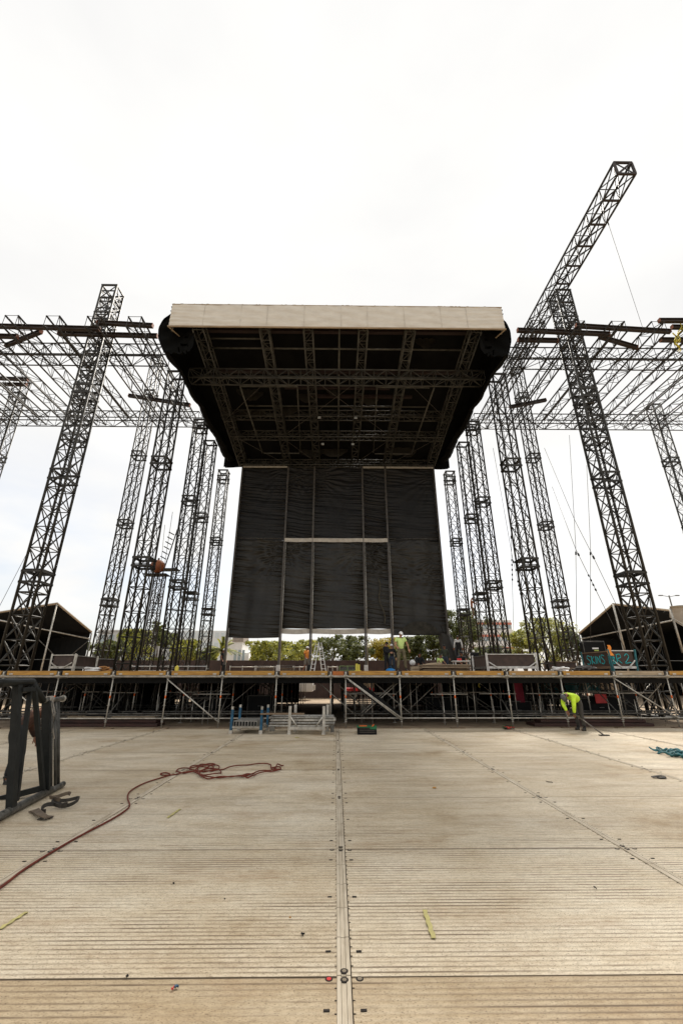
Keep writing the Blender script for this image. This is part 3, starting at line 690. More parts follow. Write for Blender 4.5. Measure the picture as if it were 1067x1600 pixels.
# small bright odds and ends that catch the light under the deck
rr = random.Random(5); cols = [WHITEP, mat('orange odds', (.5, .12, .02), .6), RED, TEAL, ALU, mat('yellow odds', (.55, .45, .08), .6)]
for k in range(46):
    x = rr.choice((-1, 1))*rr.uniform(2.5, 13.5); y = rr.uniform(20.5, 31); z = rr.choice((1.2, 1.35, 1.5, 1.6))+rr.uniform(-.15, .1)
    c = cols[rr.choice((0, 0, 0, 1, 2, 3, 4, 5))]
    if k < 30:
        mm = MB(); mm.path([(0, 0, 0), (.05, .0, -.07), (.02, .02, -.16), (.06, 0, -.24)], rr.uniform(.02, .045), 5)
        tag(mm.build('tied_rag', c, None, (x, y, z)), 'small scrap of cloth or tape tied to the scaffold deep under the stage', 'rag', 'bright scraps tied under the stage')
# low red brown planks on the ground at both sides
RBP = mat('red brown painted plank', (.075, .030, .022), .7, scale=3, stretch=(.5, 5, 5), col2=(.03, .018, .014))
for (x, y, w, lb) in ((9.9, 18.3, 4.6, 'stack of red brown planks on the ground behind the bending worker'), (-9.0, 18.4, 4.4, 'stack of red brown planks on the ground under the left bays')):
    o = thing('plank_stack', lb, 'planks', (x, y, G0), group='red brown planks under the stage')
    for k in range(3): MB().bbox((.1*k, .12*k, .06+.11*k), (w-.5*k, .8-.2*k, .10), .01).build('plank', RBP if k < 2 else PALEWOOD, o)
# sloping dark stair stringer behind the brace near the middle
o = thing('access_stair', 'dark stair sloping down to the right under the deck beside the central brace', 'stair', (.45, 17.95, 0))
rot = Matrix.Rotation(math.atan2(1.5, 2.0), 3, 'Y')
for dy in (0, .8): MB().box((1.05, dy, 1.0), (2.45, .05, .26), rot).build('stringer', DARK, o)
m = MB()
for k in range(7): m.box((.25+.28*k, .4, 1.55-.21*k), (.26, .74, .03))
m.build('tread', DARK, o)

# ------------------------------------------------------------------ things on the ground in front
def rack_blue():
    a, b = gp(357, 1148), gp(405, 1148); x0 = a.x; y0 = 15.5
    o = thing('stillage', 'blue and grey post rack holding short aluminium boxes, in front of the stage', 'rack', ((a.x+b.x)/2+.02, 15.6, 0), rz=R(-3)); w = (b.x-a.x)/2
    for sx in (-1, 1):
        for sy in (0, 1.0):
            m = MB(); m.box((sx*w, sy, .42), (.075, .075, .62), mi=1); m.box((sx*w, sy, .775), (.07, .07, .09)); m.box((sx*w, sy, .055), (.11, .11, .11)); m.build('post', [GALV, BLUE], o)
    m = MB()
    for sy in (0, 1.0): m.box((0, sy, .20), (2*w-.08, .05, .06))
    for sx in (-1, 1): m.box((sx*w, .5, .16), (.05, .92, .05))
    m.build('base_frame', GALV, o)
    for k in range(8):
        m = MB(); x = -w+.14+k*.098
        m.box((x, .45, .31), (.085, 1.1, .17)); m.box((x, -.11, .31), (.055, .01, .13), mi=1); m.build('aluminium_box', [ALU, DARK], o)
rack_blue()
def rack_frames():
    a, b = gp(422, 1146), gp(522, 1146)
    o = thing('stillage', 'grey post rack stacked with long galvanised frames and a plank, beside the centre seam', 'rack', ((a.x+b.x)/2, 15.45, 0), rz=R(-1)); W2 = (b.x-a.x)/2
    xp = (gp(449, 1150).x-gp(472, 1150).x)*0-.42
    for x in (-.24*W2*0-.40, .62*W2*0+.72):
        for sy in (0, .8):
            m = MB(); m.box((x+(sy*.12), sy, .42), (.09, .09, .84)); m.box((x+(sy*.12), sy, .02), (.13, .13, .05)); m.build('post', GALV, o)
    m = MB(); m.box((.16, -.05, .19), (1.12, .06, .09)); m.box((.16, .82, .19), (1.12, .06, .09))
    for s, x in ((1, -.36), (-1, .68)): m.tube((x, -.07, .52), (x+s*.22, -.07, .22), .026, 5)
    m.build('base_frame', GALV, o)
    for k in range(4):
        z = .24+.085*k; m = MB(); dx = .03*((k*7) % 3-1)
        for sy in (.06, .72): m.tube((-W2+dx, sy, z), (W2+dx, sy, z), .032, 6)
        n = 5
        for q in range(n+1): m.tube((-W2+dx+2*W2*q/n, .06, z), (-W2+dx+2*W2*q/n, .72, z), .02, 5)
        m.build('stacked_frame', ALU if k % 2 else GALV, o)
    MB().bbox((-.72*W2*.6-.2, .1, .60), (1.45, .22, .045), .006).build('plank', OLDWOOD, o)
    m = MB(); m.box((-W2+.1, 0, .17), (.16, .14, .14)); m.box((W2-.06, 0, .17), (.12, .14, .2)); m.build('foot_block', DGALV, o)
rack_frames()
o = thing('crate', 'green topped black crate alone on the floor near the stage front', 'crate', gp(573, 1147))
m = MB(); m.bbox((0, 0, .02), (.62, .38, .03), .005)
for sy in (-1, 1): m.bbox((0, sy*.18, .12), (.62, .03, .18), .006)
for sx in (-1, 1): m.bbox((sx*.295, 0, .12), (.03, .33, .18), .006)
m.build('box', DARK, o)
m = MB()
for k in range(3): m.box((0, -.197, .07+.05*k), (.5, .006, .018))
m.build('slats', mat('crate slat', (.05, .04, .03), .5), o)
GRN = mat('green plastic', (.015, .12, .045), .5); m = MB()
for sy in (-1, 1): m.box((0, sy*.18, .225), (.64, .05, .03))
for sx in (-1, 1): m.box((sx*.295, 0, .226), (.05, .30, .03))
m.box((.2, -.195, .19), (.2, .012, .06)); m.build('rim', GRN, o)
m = MB(); m.tube((.05, 0, .10), (.25, .1, .27), .02, 5); m.box((-.12, .02, .2), (.25, .15, .1)); m.build('contents', ORANGE, o)

# leaning / standing black steel frames at the left
fr = thing('steel_frame', 'big black painted steel frame standing upright at the left edge, with a sloping shoulder', 'frame', (-4.46, 7.3, 0), rot=(0, R(-12.5), R(8.4)))
def fb_(name, a, b, w=.10, m_=BLACKST, d=None):
    a, b = Vector(a), Vector(b); v = b-a; rot = v.to_track_quat('Z', 'X').to_matrix(); mm = MB(); mm.bbox((0, 0, v.length/2), (w, d or w, v.length), .008)
    me = mm; me.v = [tuple(rot @ Vector(p)+a) for p in me.v]; return me.build(name, m_, fr)
def ft(name, a, b, r=.03, m_=BLACKST): return MB().tube(a, b, r, 10).build(name, m_, fr)
ft('bottom_tube', (0, -1.5, .06), (0, .70, .06), .055, WORN); 
ft('bottom_tube', (-.75, -1.3, .06), (-.75, 1.1, .06), .055, WORN)
ft('top_tube', (0, -1.5, 1.72), (0, .06, 1.72), .055); ft('shoulder_tube', (0, .06, 1.72), (0, .42, 1.42), .055); ft('top_tube', (0, .42, 1.42), (0, 1.14, 1.42), .04, WORN)
ft('bottom_tube', (0, .70, .05), (0, 1.16, .05), .045, WORN)
fb_('post', (0, -.42, .08), (0, -.36, 1.68), .12, d=.085); fb_('post', (0, .54, .08), (0, .54, 1.40), .12, d=.06)
fb_('strut', (0, -.30, .14), (0, .02, 1.66), .055); fb_('strut', (0, .46, .10), (0, .14, 1.62), .06)
fb_('top_plate', (0, -.32, 1.60), (0, .04, 1.60), .06, d=.14)
fb_('post', (-.75, -.7, .08), (-.75, -.7, 1.70), .10); fb_('strut', (-.75, -.6, .12), (-.75, .35, 1.1), .06); fb_('strut', (-.75, -.35, .12), (-.75, .55, 1.1), .06)
fb_('cross_member', (-.75, .50, .14), (0, .50, .14), .08); fb_('cross_member', (-.75, -.9, .14), (0, -.9, .14), .08); ft('cross_member', (-.75, -.75, 1.70), (0, -.75, 1.70), .05)
ft('top_tube', (-.75, -1.4, 1.70), (-.75, -.1, 1.70), .05)
for y in (.72, .84, .98): ft('upright', (0, y+(.03 if y == .84 else 0), .08), (0, y, 1.40), .024, mat('grey tube', (.085, .08, .07), .5, .3, scale=8, col2=(.03, .03, .027)))
ft('tube_end', (0, 1.12, 1.42), (.0, 1.17, 1.42), .055, GALV)
m = MB()
for k in range(3): m.path([(.05*math.cos(t*.6)*1.1, .58+.05*k+.02*math.sin(t), 1.42+.055*math.sin(t*.6)) for t in range(12)], .012, 5)
m.path([(.05, .62, 1.40), (.08, .66, 1.2), (.07, .6, .95), (.08, .64, .8)], .012, 5); m.path([(.05, .58, 1.40), (.08, .55, 1.25), (.08, .63, 1.1), (.08, .55, .9)], .01, 5)
tag(m.build('tied_rope', mat('grey rope', (.30, .27, .23), .8, scale=20), None), 'grey rope wound round the top tube of the black steel frame', 'rope')
bpy.data.objects['tied_rope'].location = fr.location; bpy.data.objects['tied_rope'].rotation_euler = fr.rotation_euler
m = MB(); m.path([(-.45, .35, .05), (-.2, .05, .16), (-.1, -.1, .05)], .05, 4); 
# webbing straps heap
def ribbon(pts, w, name, label, m_, cat='strap', group=None, tilt=None):
    mm = MB(); pts = [Vector(p) for p in pts]; n = len(pts); vs = []
    for i, p in enumerate(pts):
        d = (pts[min(i+1, n-1)]-pts[max(i-1, 0)]).normalized(); a = (tilt[i] if tilt else 0); side = d.cross(Vector((0, 0, 1))).normalized(); nn = side.cross(d)
        s = side*math.cos(a)+nn*math.sin(a); t = (side*-math.sin(a)+nn*math.cos(a))*.006
        vs += [p-s*w/2-t, p+s*w/2-t, p+s*w/2+t, p-s*w/2+t]
    fs = [(i*4+k, i*4+(k+1) % 4, i*4+4+(k+1) % 4, i*4+4+k) for i in range(n-1) for k in range(4)]+[(3, 2, 1, 0), (n*4-4, n*4-3, n*4-2, n*4-1)]
    mm.add(vs, fs); o = mm.build(name, m_); return tag(o, label, cat, group)
WEB = mat('dark webbing', (.05, .042, .034), .75, scale=20, col2=(.02, .018, .015)); WEB2 = mat('brown worn webbing', (.17, .125, .085), .8, scale=12, col2=(.07, .052, .038))
def loop_pts(c, rx, ry, rot, n=26, z=.05, dz=.03, t0=0, t1=2*math.pi):
    out = []
    for i in range(n+1):
        t = t0+(t1-t0)*i/n; x, y = rx*math.cos(t), ry*math.sin(t); out.append((c.x+x*math.cos(rot)-y*math.sin(rot), c.y+x*math.sin(rot)+y*math.cos(rot), z+dz*math.sin(2*t+1)))
    return out
c1 = gp(101, 1260); c2 = gp(84, 1268); c3 = gp(62, 1274)
ribbon(loop_pts(c1, .17, .17, .25, z=.06, dz=.02), .045, 'webbing_strap', 'black webbing loop, right loop of the strap heap beside the black frame', WEB, group='straps dropped beside the frame', tilt=[1.4]*27)
ribbon(loop_pts(gp(92, 1256), .13, .13, .7, z=.09, dz=.02, t1=4.6), .045, 'webbing_strap', 'brown webbing loop on top of the strap heap beside the black frame', WEB2, group='straps dropped beside the frame', tilt=[1.3]*27)
ribbon(loop_pts(c2, .11, .16, -.5, z=.06, dz=.02, t1=5.2), .05, 'webbing_strap', 'black webbing loop in the middle of the strap heap', WEB, group='straps dropped beside the frame', tilt=[1.35]*27)
ribbon([gp(80, 1275, .02), gp(73, 1276, .05), gp(64, 1272, .06), gp(56, 1266, .04), gp(50, 1267, .02)], .08, 'webbing_strap', 'flat brown strap end, leftmost of the strap heap', WEB2, group='straps dropped beside the frame', tilt=[.1, .3, .2, .4, .1])
ribbon([gp(62, 1279, .015), gp(70, 1277, .03), gp(82, 1276, .02)], .08, 'webbing_strap', 'flat black strap end nearest the camera in the strap heap', WEB, group='straps dropped beside the frame')

# red rope
def smooth(pts, n=8):
    pts = [Vector(p) for p in pts]; out = []; P_ = [pts[0]]+pts+[pts[-1]]
    for i in range(1, len(P_)-2):
        for k in range(n):
            t = k/n; a, b, c, d = P_[i-1], P_[i], P_[i+1], P_[i+2]
            out.append(.5*((2*b)+(c-a)*t+(2*a-5*b+4*c-d)*t*t+(3*b-a-3*c+d)*t*t*t))
    out.append(pts[-1]); return out
rpx = [(-40, 1409), (0, 1387), (40, 1357), (100, 1320), (150, 1293), (180, 1277), (200, 1263), (203, 1256), (200, 1247), (203, 1237), (220, 1226), (245, 1217), (262, 1212), (266, 1209), (258, 1207), (251, 1209), (258, 1211), (275, 1210), (300, 1206), (322, 1203), (334, 1199), (320, 1196), (300, 1198), (298, 1203), (318, 1206), (338, 1203), (342, 1198), (325, 1195), (308, 1201), (305, 1208), (325, 1211), (345, 1208), (340, 1203), (318, 1199), (296, 1200), (278, 1203), (277, 1207), (292, 1208), (312, 1205), (330, 1197), (336, 1195), (322, 1194), (310, 1198), (312, 1212), (328, 1217), (350, 1214), (385, 1212), (400, 1207), (418, 1204), (436, 1203), (438, 1200), (428, 1199), (425, 1203), (437, 1204), (420, 1206), (400, 1210), (393, 1214), (384, 1215), (378, 1213), (388, 1210), (398, 1209), (380, 1213), (350, 1215), (320, 1214), (312, 1208), (330, 1205), (342, 1204), (360, 1199), (390, 1195), (418, 1194), (423, 1196), (424, 1200), (430, 1201), (434, 1195), (443, 1197)]
pts = [gp(x, y, .02) for x, y in rpx]; pts = smooth(pts, 6)
for i, p in enumerate(pts): p.z = .016+.02*abs(math.sin(i*.37))*(1 if i > 100 else .1)
tag(MB().path(pts, .0115, 6).build('rope', ROPE), 'long red rope snaking from the left edge to a tangled heap on the floor', 'rope')
# tape and litter
def tape(a, b, w, label):
    p, q = gp(*a, .006), gp(*b, .006); d = (q-p); n = Vector((-d.y, d.x, 0)).normalized()*w/2; mm = MB()
    mm.grid(lambda u, v: p+d*u+n*(2*v-1)+Vector((.004*math.sin(u*22+v), .004*math.sin(u*17), .003+.004*math.sin(u*9)**2)), 16, 2)
    mm.grid(lambda u, v: p+d*u+n*(2*v-1)+Vector((.004*math.sin(u*22+v), .004*math.sin(u*17), .0005)), 16, 2)
    return tag(mm.build('tape_strip', TAPE), label, 'tape', 'yellow tape strips on the floor')
tape((663, 1422), (677, 1466), .035, 'yellow tape strip on the floor right of the centre seam'); tape((0, 1452), (43, 1425), .03, 'yellow tape strip on the floor at the left edge'); tape((262, 1278), (282, 1264), .035, 'faded yellow tape strip on the floor left of the centre, below the rope heap')
def litter(px, py, s, m_, label):
    p = gp(px, py, .0); mm = MB(); rg = random.Random(px)
    for k in range(3):
        a = rg.uniform(0, 3); c = p+Vector((rg.uniform(-s, s)*.5, rg.uniform(-s, s)*.5, .014)); mm.box(c, (s*rg.uniform(.3, .7), s*rg.uniform(.15, .35), .008), Matrix.Rotation(a, 3, 'Z') @ Matrix.Rotation(.3, 3, 'X'))
    return tag(mm.build('litter_scrap', m_), label, 'litter', 'small scraps littering the floor')
litter(275, 1546, .03, BLUE, 'tiny blue scrap on the floor at the bottom left'); litter(270, 1548, .02, RED, 'tiny red scrap on the floor at the bottom left')
litter(272, 1383, .03, DARK, 'tiny black crumb on the floor left of the centre seam'); litter(352, 1407, .014, DARK, 'tiny dark dot on the floor between rope and centre seam')
litter(857, 1223, .09, DARK, 'thin black scrap on the floor at the middle right'); litter(932, 1157, .10, WHITEP, 'crumpled white paper on the floor by the worker\'s pole')
litter(464, 1153, .12, TAPE, 'pale yellow crumpled scrap under the grey rack'); litter(676, 1232, .09, mat('ochre leaf', (.42, .22, .06), .8), 'ochre leaf litter on the floor right of the centre')
litter(453, 1437, .02, mat('ochre leaf', (0, 0, 0)), 'ochre crumb on the floor just left of the centre seam'); litter(932, 1390, .03, DARK, 'dark crumbs on the floor at the right'); litter(474, 1464, .03, DARK, 'flat dark chip on the floor left of the centre seam')
litter(200, 1529, .02, DARK, 'black crumb beside the nearest cross joint on the left')
ribbon(smooth([gp(1018, 1214, .02), gp(1024, 1213, .03), gp(1032, 1212, .03), (gp(1037, 1215, .02)), gp(1027, 1215, .02)], 4), .07, 'strap_piece', 'short black strap lying alone on the floor at the right', WEB)
# teal net heap
m = MB(); c = gp(1062, 1183); rg = random.Random(2)
for k in range(26):
    cx = c+Vector((rg.gauss(.1, .15), rg.gauss(0, .26), 0)); m.path(loop_pts(cx, rg.uniform(.05, .12), rg.uniform(.06, .15), rg.uniform(0, 3), 14, z=.03+rg.uniform(0, .08), dz=.03), .018, 4)
tag(m.build('coiled_rope', TEAL), 'heap of teal coiled rope on the floor at the right edge', 'rope')
m = MB(); rg = random.Random(9)
for k in range(9):
    m.path(smooth([gp(785+rg.uniform(0, 18), 1137+rg.uniform(-3, 2), .02+rg.uniform(0, .05)) for _ in range(6)], 4), .012, 4, mi=k % 3)
tag(m.build('cable_tangle', [DARK, RED, GRN]), 'small tangle of dark, red and green cables by a scaffold foot right of centre', 'cable')
# ------------------------------------------------------------------ people
def skin_mesh(name, verts, edges, radii, m_, root=0, sub=1):
    me = bpy.data.meshes.new(name); bm = bmesh.new(); lay = bm.verts.layers.skin.verify(); vs = []
    for i, v in enumerate(verts):
        b = bm.verts.new(v); r = radii[i]; b[lay].radius = (r, r) if not isinstance(r, tuple) else r; b[lay].use_root = (i == root); vs.append(b)
    for a, b in edges: bm.edges.new((vs[a], vs[b]))
    bm.to_mesh(me); bm.free()
    o = bpy.data.objects.new(name, me); C.objects.link(o)
    s = o.modifiers.new('s', 'SKIN'); s.use_smooth_shade = True
    if sub: q = o.modifiers.new('q', 'SUBSURF'); q.levels = sub; q.render_levels = sub
    bpy.context.view_layer.update()
    dg = bpy.context.evaluated_depsgraph_get(); nm = bpy.data.meshes.new_from_object(o.evaluated_get(dg)); bpy.data.objects.remove(o)
    nm.name = name; nm.materials.clear(); nm.materials.append(m_)
    for p in nm.polygons: p.use_smooth = True; p.material_index = 0
    return nm
def add_mesh(mb, me, mi=0):
    o = len(mb.v); mb.v += [tuple(v.co) for v in me.vertices]
    for p in me.polygons: mb.f.append(tuple(i+o for i in p.vertices)); mb.m.append(mi); mb.sm.append(True)
def hand(mb, w, d, curl=.5, side=1, mi=0):
    """palm, four bent fingers of different length and a thumb; w = wrist, d = direction of the hand"""
    w = Vector(w); d = Vector(d).normalized(); s = d.cross(Vector((0, 1, 0)));
    if s.length < .2: s = d.cross(Vector((1, 0, 0)))
    s.normalize(); n = s.cross(d)*side
    rot = Matrix((s, n, d)).transposed()
    mb.bbox(w+d*.045, (.078, .028, .095), .008, rot, mi)
    for k, ln in enumerate((.066, .078, .073, .056)):
        b = w+d*.088+s*(.029-.0195*k); j1 = b+d*ln*.5+n*curl*.012; j2 = j1+(d*(1-curl*.7)+n*curl).normalized()*ln*.32; j3 = j2+(d*(1-curl)+n*curl*1.4).normalized()*ln*.26
        mb.tube(b, j1, .0095, 6, .009, mi); mb.tube(j1, j2, .009, 6, .008, mi); mb.tube(j2, j3, .008, 6, .006, mi)
    t0 = w+d*.03+s*.036; t1 = t0+(d*.6+s*.7+n*.3).normalized()*.038; t2 = t1+(d+n*.4).normalized()*.03
    mb.tube(t0, t1, .012, 6, .011, mi); mb.tube(t1, t2, .011, 6, .008, mi)
STAND = dict(pel=(0, 0, .95), wai=(0, 0, 1.08), che=(0, 0, 1.28), nec=(0, .01, 1.47), hea=(0, -.01, 1.62),
    sL=(.18, 0, 1.41), eL=(.25, .02, 1.13), wL=(.27, -.06, .88), sR=(-.18, 0, 1.41), eR=(-.25, .02, 1.13), wR=(-.27, -.06, .88),
    hL=(.10, 0, .90), kL=(.12, -.02, .50), aL=(.13, .02, .09), tL=(.15, -.16, .035), hR=(-.10, 0, .90), kR=(-.12, -.02, .50), aR=(-.13, .02, .09), tR=(-.15, -.16, .035), look=(0, -1, 0))
def pose(**k): d = dict(STAND); d.update(k); return d
def person(loc, rz, label, P, shirt, trous, hatcol=None, hat='helmet', hair=HAIR, skin=SKINC, h=1.75, long_sleeve=False, shorts=False, vest=None, bare=False, bulk=1.0):
    o = thing('person', label, 'person', loc, rz); o.scale = (h/1.75,)*3
    J = {k: Vector(v) for k, v in P.items()}
    names = ['pel', 'wai', 'che', 'nec', 'sL', 'eL', 'wL', 'sR', 'eR', 'wR', 'hL', 'kL', 'aL', 'tL', 'hR', 'kR', 'aR', 'tR']
    E = [('pel', 'wai'), ('wai', 'che'), ('che', 'nec'), ('che', 'sL'), ('sL', 'eL'), ('eL', 'wL'), ('che', 'sR'), ('sR', 'eR'), ('eR', 'wR'), ('pel', 'hL'), ('hL', 'kL'), ('kL', 'aL'), ('aL', 'tL'), ('pel', 'hR'), ('hR', 'kR'), ('kR', 'aR'), ('aR', 'tR')]
    rad = dict(pel=.115, wai=.105, che=.125, nec=.052, sL=.058, eL=.041, wL=.028, sR=.058, eR=.041, wR=.028, hL=.085, kL=.055, aL=.038, tL=.032, hR=.085, kR=.055, aR=.038, tR=.032)
    slim = {k: v for k, v in rad.items()}
    for k in ('pel', 'wai', 'che', 'hL', 'hR'):
        if not (bare and k in ('wai', 'che')): slim[k] *= .78
    for k in ('aL', 'aR', 'tL', 'tR'): slim[k] *= .6
    if not shorts: slim['kL'] *= .8; slim['kR'] *= .8
    # body: one continuous surface
    mid = {}
    def chain(sel, grow, nm, m_, root):
        vn = [n for n in names if n in sel]; idx = {n: i for i, n in enumerate(vn)}
        vs = [J[n] for n in vn]; rs = [slim[n] for n in vn]; es = [(idx[a], idx[b]) for a, b in E if a in idx and b in idx]
        return skin_mesh(nm, vs, es, rs, m_, idx[root])
    up = (J['hea']-J['nec']).normalized(); lk = Vector(P['look']).normalized()
    lk = (lk-up*lk.dot(up)).normalized(); sd = lk.cross(up); rot = Matrix((sd, -lk, up)).transposed()
    mb = MB(); add_mesh(mb, chain(set(names), {}, 'body', skin, 'pel'))
    mb.tube(J['nec']-up*.04, J['hea']-up*.04, .055, 10, .05)
    def hf(p):   # head: narrower jaw, flat face
        q = Vector(p); k = 1-.28*max(0, -q.z/.12)**1.2; q.x *= k
        if q.y < 0: q.y *= (.86 if q.z > -.06 else .95)
        return rot @ q
    mb.ball(J['hea'], (.077, .098, .118), 16, 12, 0, hf)
    hp = lambda x, y, z: J['hea']+rot @ Vector((x, y, z))
    mb.tube(hp(0, -.078, .02), hp(0, -.105, -.022), .008, 6, .014)
    for s in (-1, 1): mb.ball(hp(s*.079, .005, -.005), (.012, .022, .032), 8, 6); mb.ball(hp(s*.03, -.080, .012), (.013, .008, .008), 8, 6, 1); 
    mb.box(hp(0, -.088, -.052), (.045, .008, .010), rot, 2)
    for s, w, e, sg in (('L', 'wL', 'eL', 1), ('R', 'wR', 'eR', -1)):
        d = (J[w]-J[e]).normalized(); hand(mb, J[w], d, .6, sg)
    mb.build('body', [skin, DARK, mat('lips', (.22, .08, .06), .6)], o)
    if not bare:
        sel = {'pel', 'wai', 'che', 'sL', 'eL', 'sR', 'eR'}; vn = ['pel', 'wai', 'che', 'nk', 'sL', 'eL', 'sR', 'eR']
        f = 1.0 if long_sleeve else .62
        pts = [J['pel']-(J['wai']-J['pel'])*.35, J['wai'], J['che'], J['che'].lerp(J['nec'], .72), J['sL'], J['sL'].lerp(J['eL'], f), J['sR'], J['sR'].lerp(J['eR'], f)]
        rs = [.135, .128, .148, .075, .078, .060, .078, .060]; es = [(0, 1), (1, 2), (2, 3), (2, 4), (4, 5), (2, 6), (6, 7)]; rs = [q*bulk for q in rs]
        if long_sleeve:
            pts += [J['eL'].lerp(J['wL'], .95), J['eR'].lerp(J['wR'], .95)]; rs += [.042*bulk, .042*bulk]; es += [(5, 8), (7, 9)]
        ob('shirt', skin_mesh('shirt', pts, es, rs, shirt, 0), o)
        if vest:
            pts2 = pts[:4]+[J['sL'].lerp(J['che'], .15), J['sR'].lerp(J['che'], .15)]
            ob('vest', skin_mesh('vest', pts2, [(0, 1), (1, 2), (2, 3), (2, 4), (2, 5)], [.15, .142, .162, .08, .088, .088], vest, 0), o)
    f = .92 if shorts else 1
    pts = [J['pel']+(J['wai']-J['pel'])*.75, J['pel'], J['hL'], J['kL'] if not shorts else J['hL'].lerp(J['kL'], .95), J['hR'], J['kR'] if not shorts else J['hR'].lerp(J['kR'], .95)]; rs = [.122, .128, .100, .072, .100, .072]; es = [(0, 1), (1, 2), (2, 3), (1, 4), (4, 5)]
    if not shorts: pts += [J['kL'].lerp(J['aL'], .95), J['kR'].lerp(J['aR'], .95)]; rs += [.062, .062]; es += [(3, 6), (5, 7)]
    ob('trousers', skin_mesh('trousers', pts, es, rs, trous, 1), o)
    for s in 'LR':
        a, t = J['a'+s], J['t'+s]; d = (t-a); ob('boot', skin_mesh('boot', [a+Vector((0, .0, .06)), a+Vector((0, .03, -.035)), t], [(0, 1), (1, 2)], [.052, .055, .042], BOOT, 1), o)
    if hatcol is not None:
        m = MB(); pk = MB().bbox(hp(0, -.135, .044), (.12, .08 if hat == 'cap' else .05, .012), .004, rot)
        if hat == 'helmet':
            m.ball(J['hea']+up*.045, (.098, .118, .098), 16, 10, 0, lambda p: rot @ Vector((p.x, p.y, max(p.z, -.005)))); m.tube(hp(0, -.03, .040), hp(0, -.03, .052), .118, 16)
        else:
            m.ball(J['hea']+up*.035, (.088, .108, .095), 16, 10, 0, lambda p: rot @ Vector((p.x, p.y, max(p.z, 0))))
        hb = m.build('helmet' if hat == 'helmet' else 'cap', hatcol, o); pk.build('peak', hatcol, hb)
    m = MB(); m.ball(J['hea'], (.083, .103, .122), 14, 10, 0, lambda p: rot @ Vector((p.x, max(p.y, -.03) if p.z < .06 else p.y, max(p.z, -.05)))); m.build('hair', hair, o)
    return o
WALK = pose(kL=(.11, -.16, .52), aL=(.11, -.28, .12), tL=(.12, -.45, .06), kR=(-.11, .06, .50), aR=(-.12, .30, .14), tR=(-.13, .16, .04), wL=(.26, .12, .92), eL=(.25, .12, 1.14), wR=(-.24, -.24, .98), eR=(-.25, -.06, 1.14))
KNEEL = pose(pel=(0, .05, .38), wai=(0, .0, .52), che=(0, -.06, .72), nec=(0, -.12, .90), hea=(0, -.18, 1.03), sL=(.18, -.08, .84), eL=(.24, -.26, .62), wL=(.16, -.46, .50), sR=(-.18, -.08, .84), eR=(-.24, -.26, .62), wR=(-.16, -.46, .50),
             hL=(.10, .05, .36), kL=(.16, -.32, .50), aL=(.14, -.22, .09), tL=(.15, -.40, .03), hR=(-.10, .05, .36), kR=(-.14, -.30, .10), aR=(-.13, .12, .07), tR=(-.13, .26, .03), look=(0, -.9, -.4))
LOOKD = pose(hea=(.01, -.07, 1.60), nec=(0, -.02, 1.46), look=(.1, -.8, -.6), wL=(.34, -.08, .95), eL=(.30, .0, 1.18), wR=(-.22, -.26, 1.02), eR=(-.27, -.06, 1.15), kL=(.15, -.03, .5), aL=(.19, .02, .09), tL=(.24, -.15, .035), kR=(-.14, -.04, .5), aR=(-.17, .02, .09), tR=(-.22, -.15, .035))
LIME = mat('lime shirt', (.58, .74, .25), .75, scale=8, var=.12, bump=.3, bscale=6); HIVIS = mat('hi-vis yellow green shirt', (.58, .82, .04), .7, scale=8, var=.12, bump=.3)
ORV = mat('orange vest fabric', (.88, .30, .045), .7, scale=8, var=.12); BLK = mat('black cotton', (.012, .012, .013), .85, var=.2); CAMO = mat('olive camouflage cloth', (.22, .18, .10), .85, scale=9, col2=(.07, .062, .035))
GRYT = mat('dark grey trousers', (.050, .044, .038), .85, scale=6, bump=.3); JEANS = mat('dark jeans', (.03, .04, .06), .85); KHAKI = mat('grey shorts', (.20, .18, .15), .85); OLIVE = mat('olive jacket', (.035, .042, .026), .85)
WHITEC = mat('white cloth', (.75, .74, .72), .8); BRT = mat('rust brown shirt', (.09, .032, .013), .85, scale=5, col2=(.012, .008, .007)); PEACH = mat('peach vest fabric', (.75, .36, .14), .7)
D_ = ZD-.01
def deckp(px, Y): return Vector((at(px, 1050, Y).x, Y, D_))
person(deckp(628, 20.6), R(5), 'man in lime green shirt, camouflage trousers and white cap, tallest on the stage', LOOKD, LIME, CAMO, WHITEC, 'cap', h=1.80, bulk=1.1)
person(deckp(604, 26.5), R(55), 'person in black hoodie and black cap left of the green shirted man', pose(hea=(0, -.06, 1.61), look=(0, -.8, -.5), wL=(.10, -.34, 1.12), eL=(.24, -.10, 1.14), wR=(-.10, -.34, 1.10), eR=(-.24, -.10, 1.14), kL=(.15, -.10, .5), aL=(.2, -.08, .09), tL=(.22, -.26, .035)), BLK, BLK, BLK, 'cap', long_sleeve=True, h=1.76, bulk=1.2)
person(deckp(613, 27.6), R(-10), 'person in dark clothes and white helmet half hidden behind the screen pole', STAND, BLK, JEANS, WHITEC, 'helmet', h=1.70, long_sleeve=True)
person(deckp(347, 33.2), R(70), 'man in black shirt, shorts and white helmet, alone left of the black screen', pose(look=(0, -1, -.3), wL=(.24, -.12, .92), wR=(-.24, -.12, .92)), BLK, BLK, WHITEC, 'helmet', skin=SKIND, shorts=True, h=1.72)
person(deckp(479, 31.4), R(40), 'man in orange vest, grey shorts and white helmet walking beside the stepladder', WALK, ORV, KHAKI, WHITEC, 'helmet', skin=SKIND, shorts=True, h=1.78, bulk=1.25)
person(deckp(656, 28.0), R(0), 'person in a peach orange vest kneeling behind the board stack', KNEEL, BLK, BLK, None, vest=PEACH, skin=SKIND, long_sleeve=True, h=1.80, bulk=1.1)
person(deckp(687, 26.6), R(35), 'dark haired person in lime green shirt crouching behind the board stack', KNEEL, LIME, BLK, None, skin=SKIND, h=1.60)
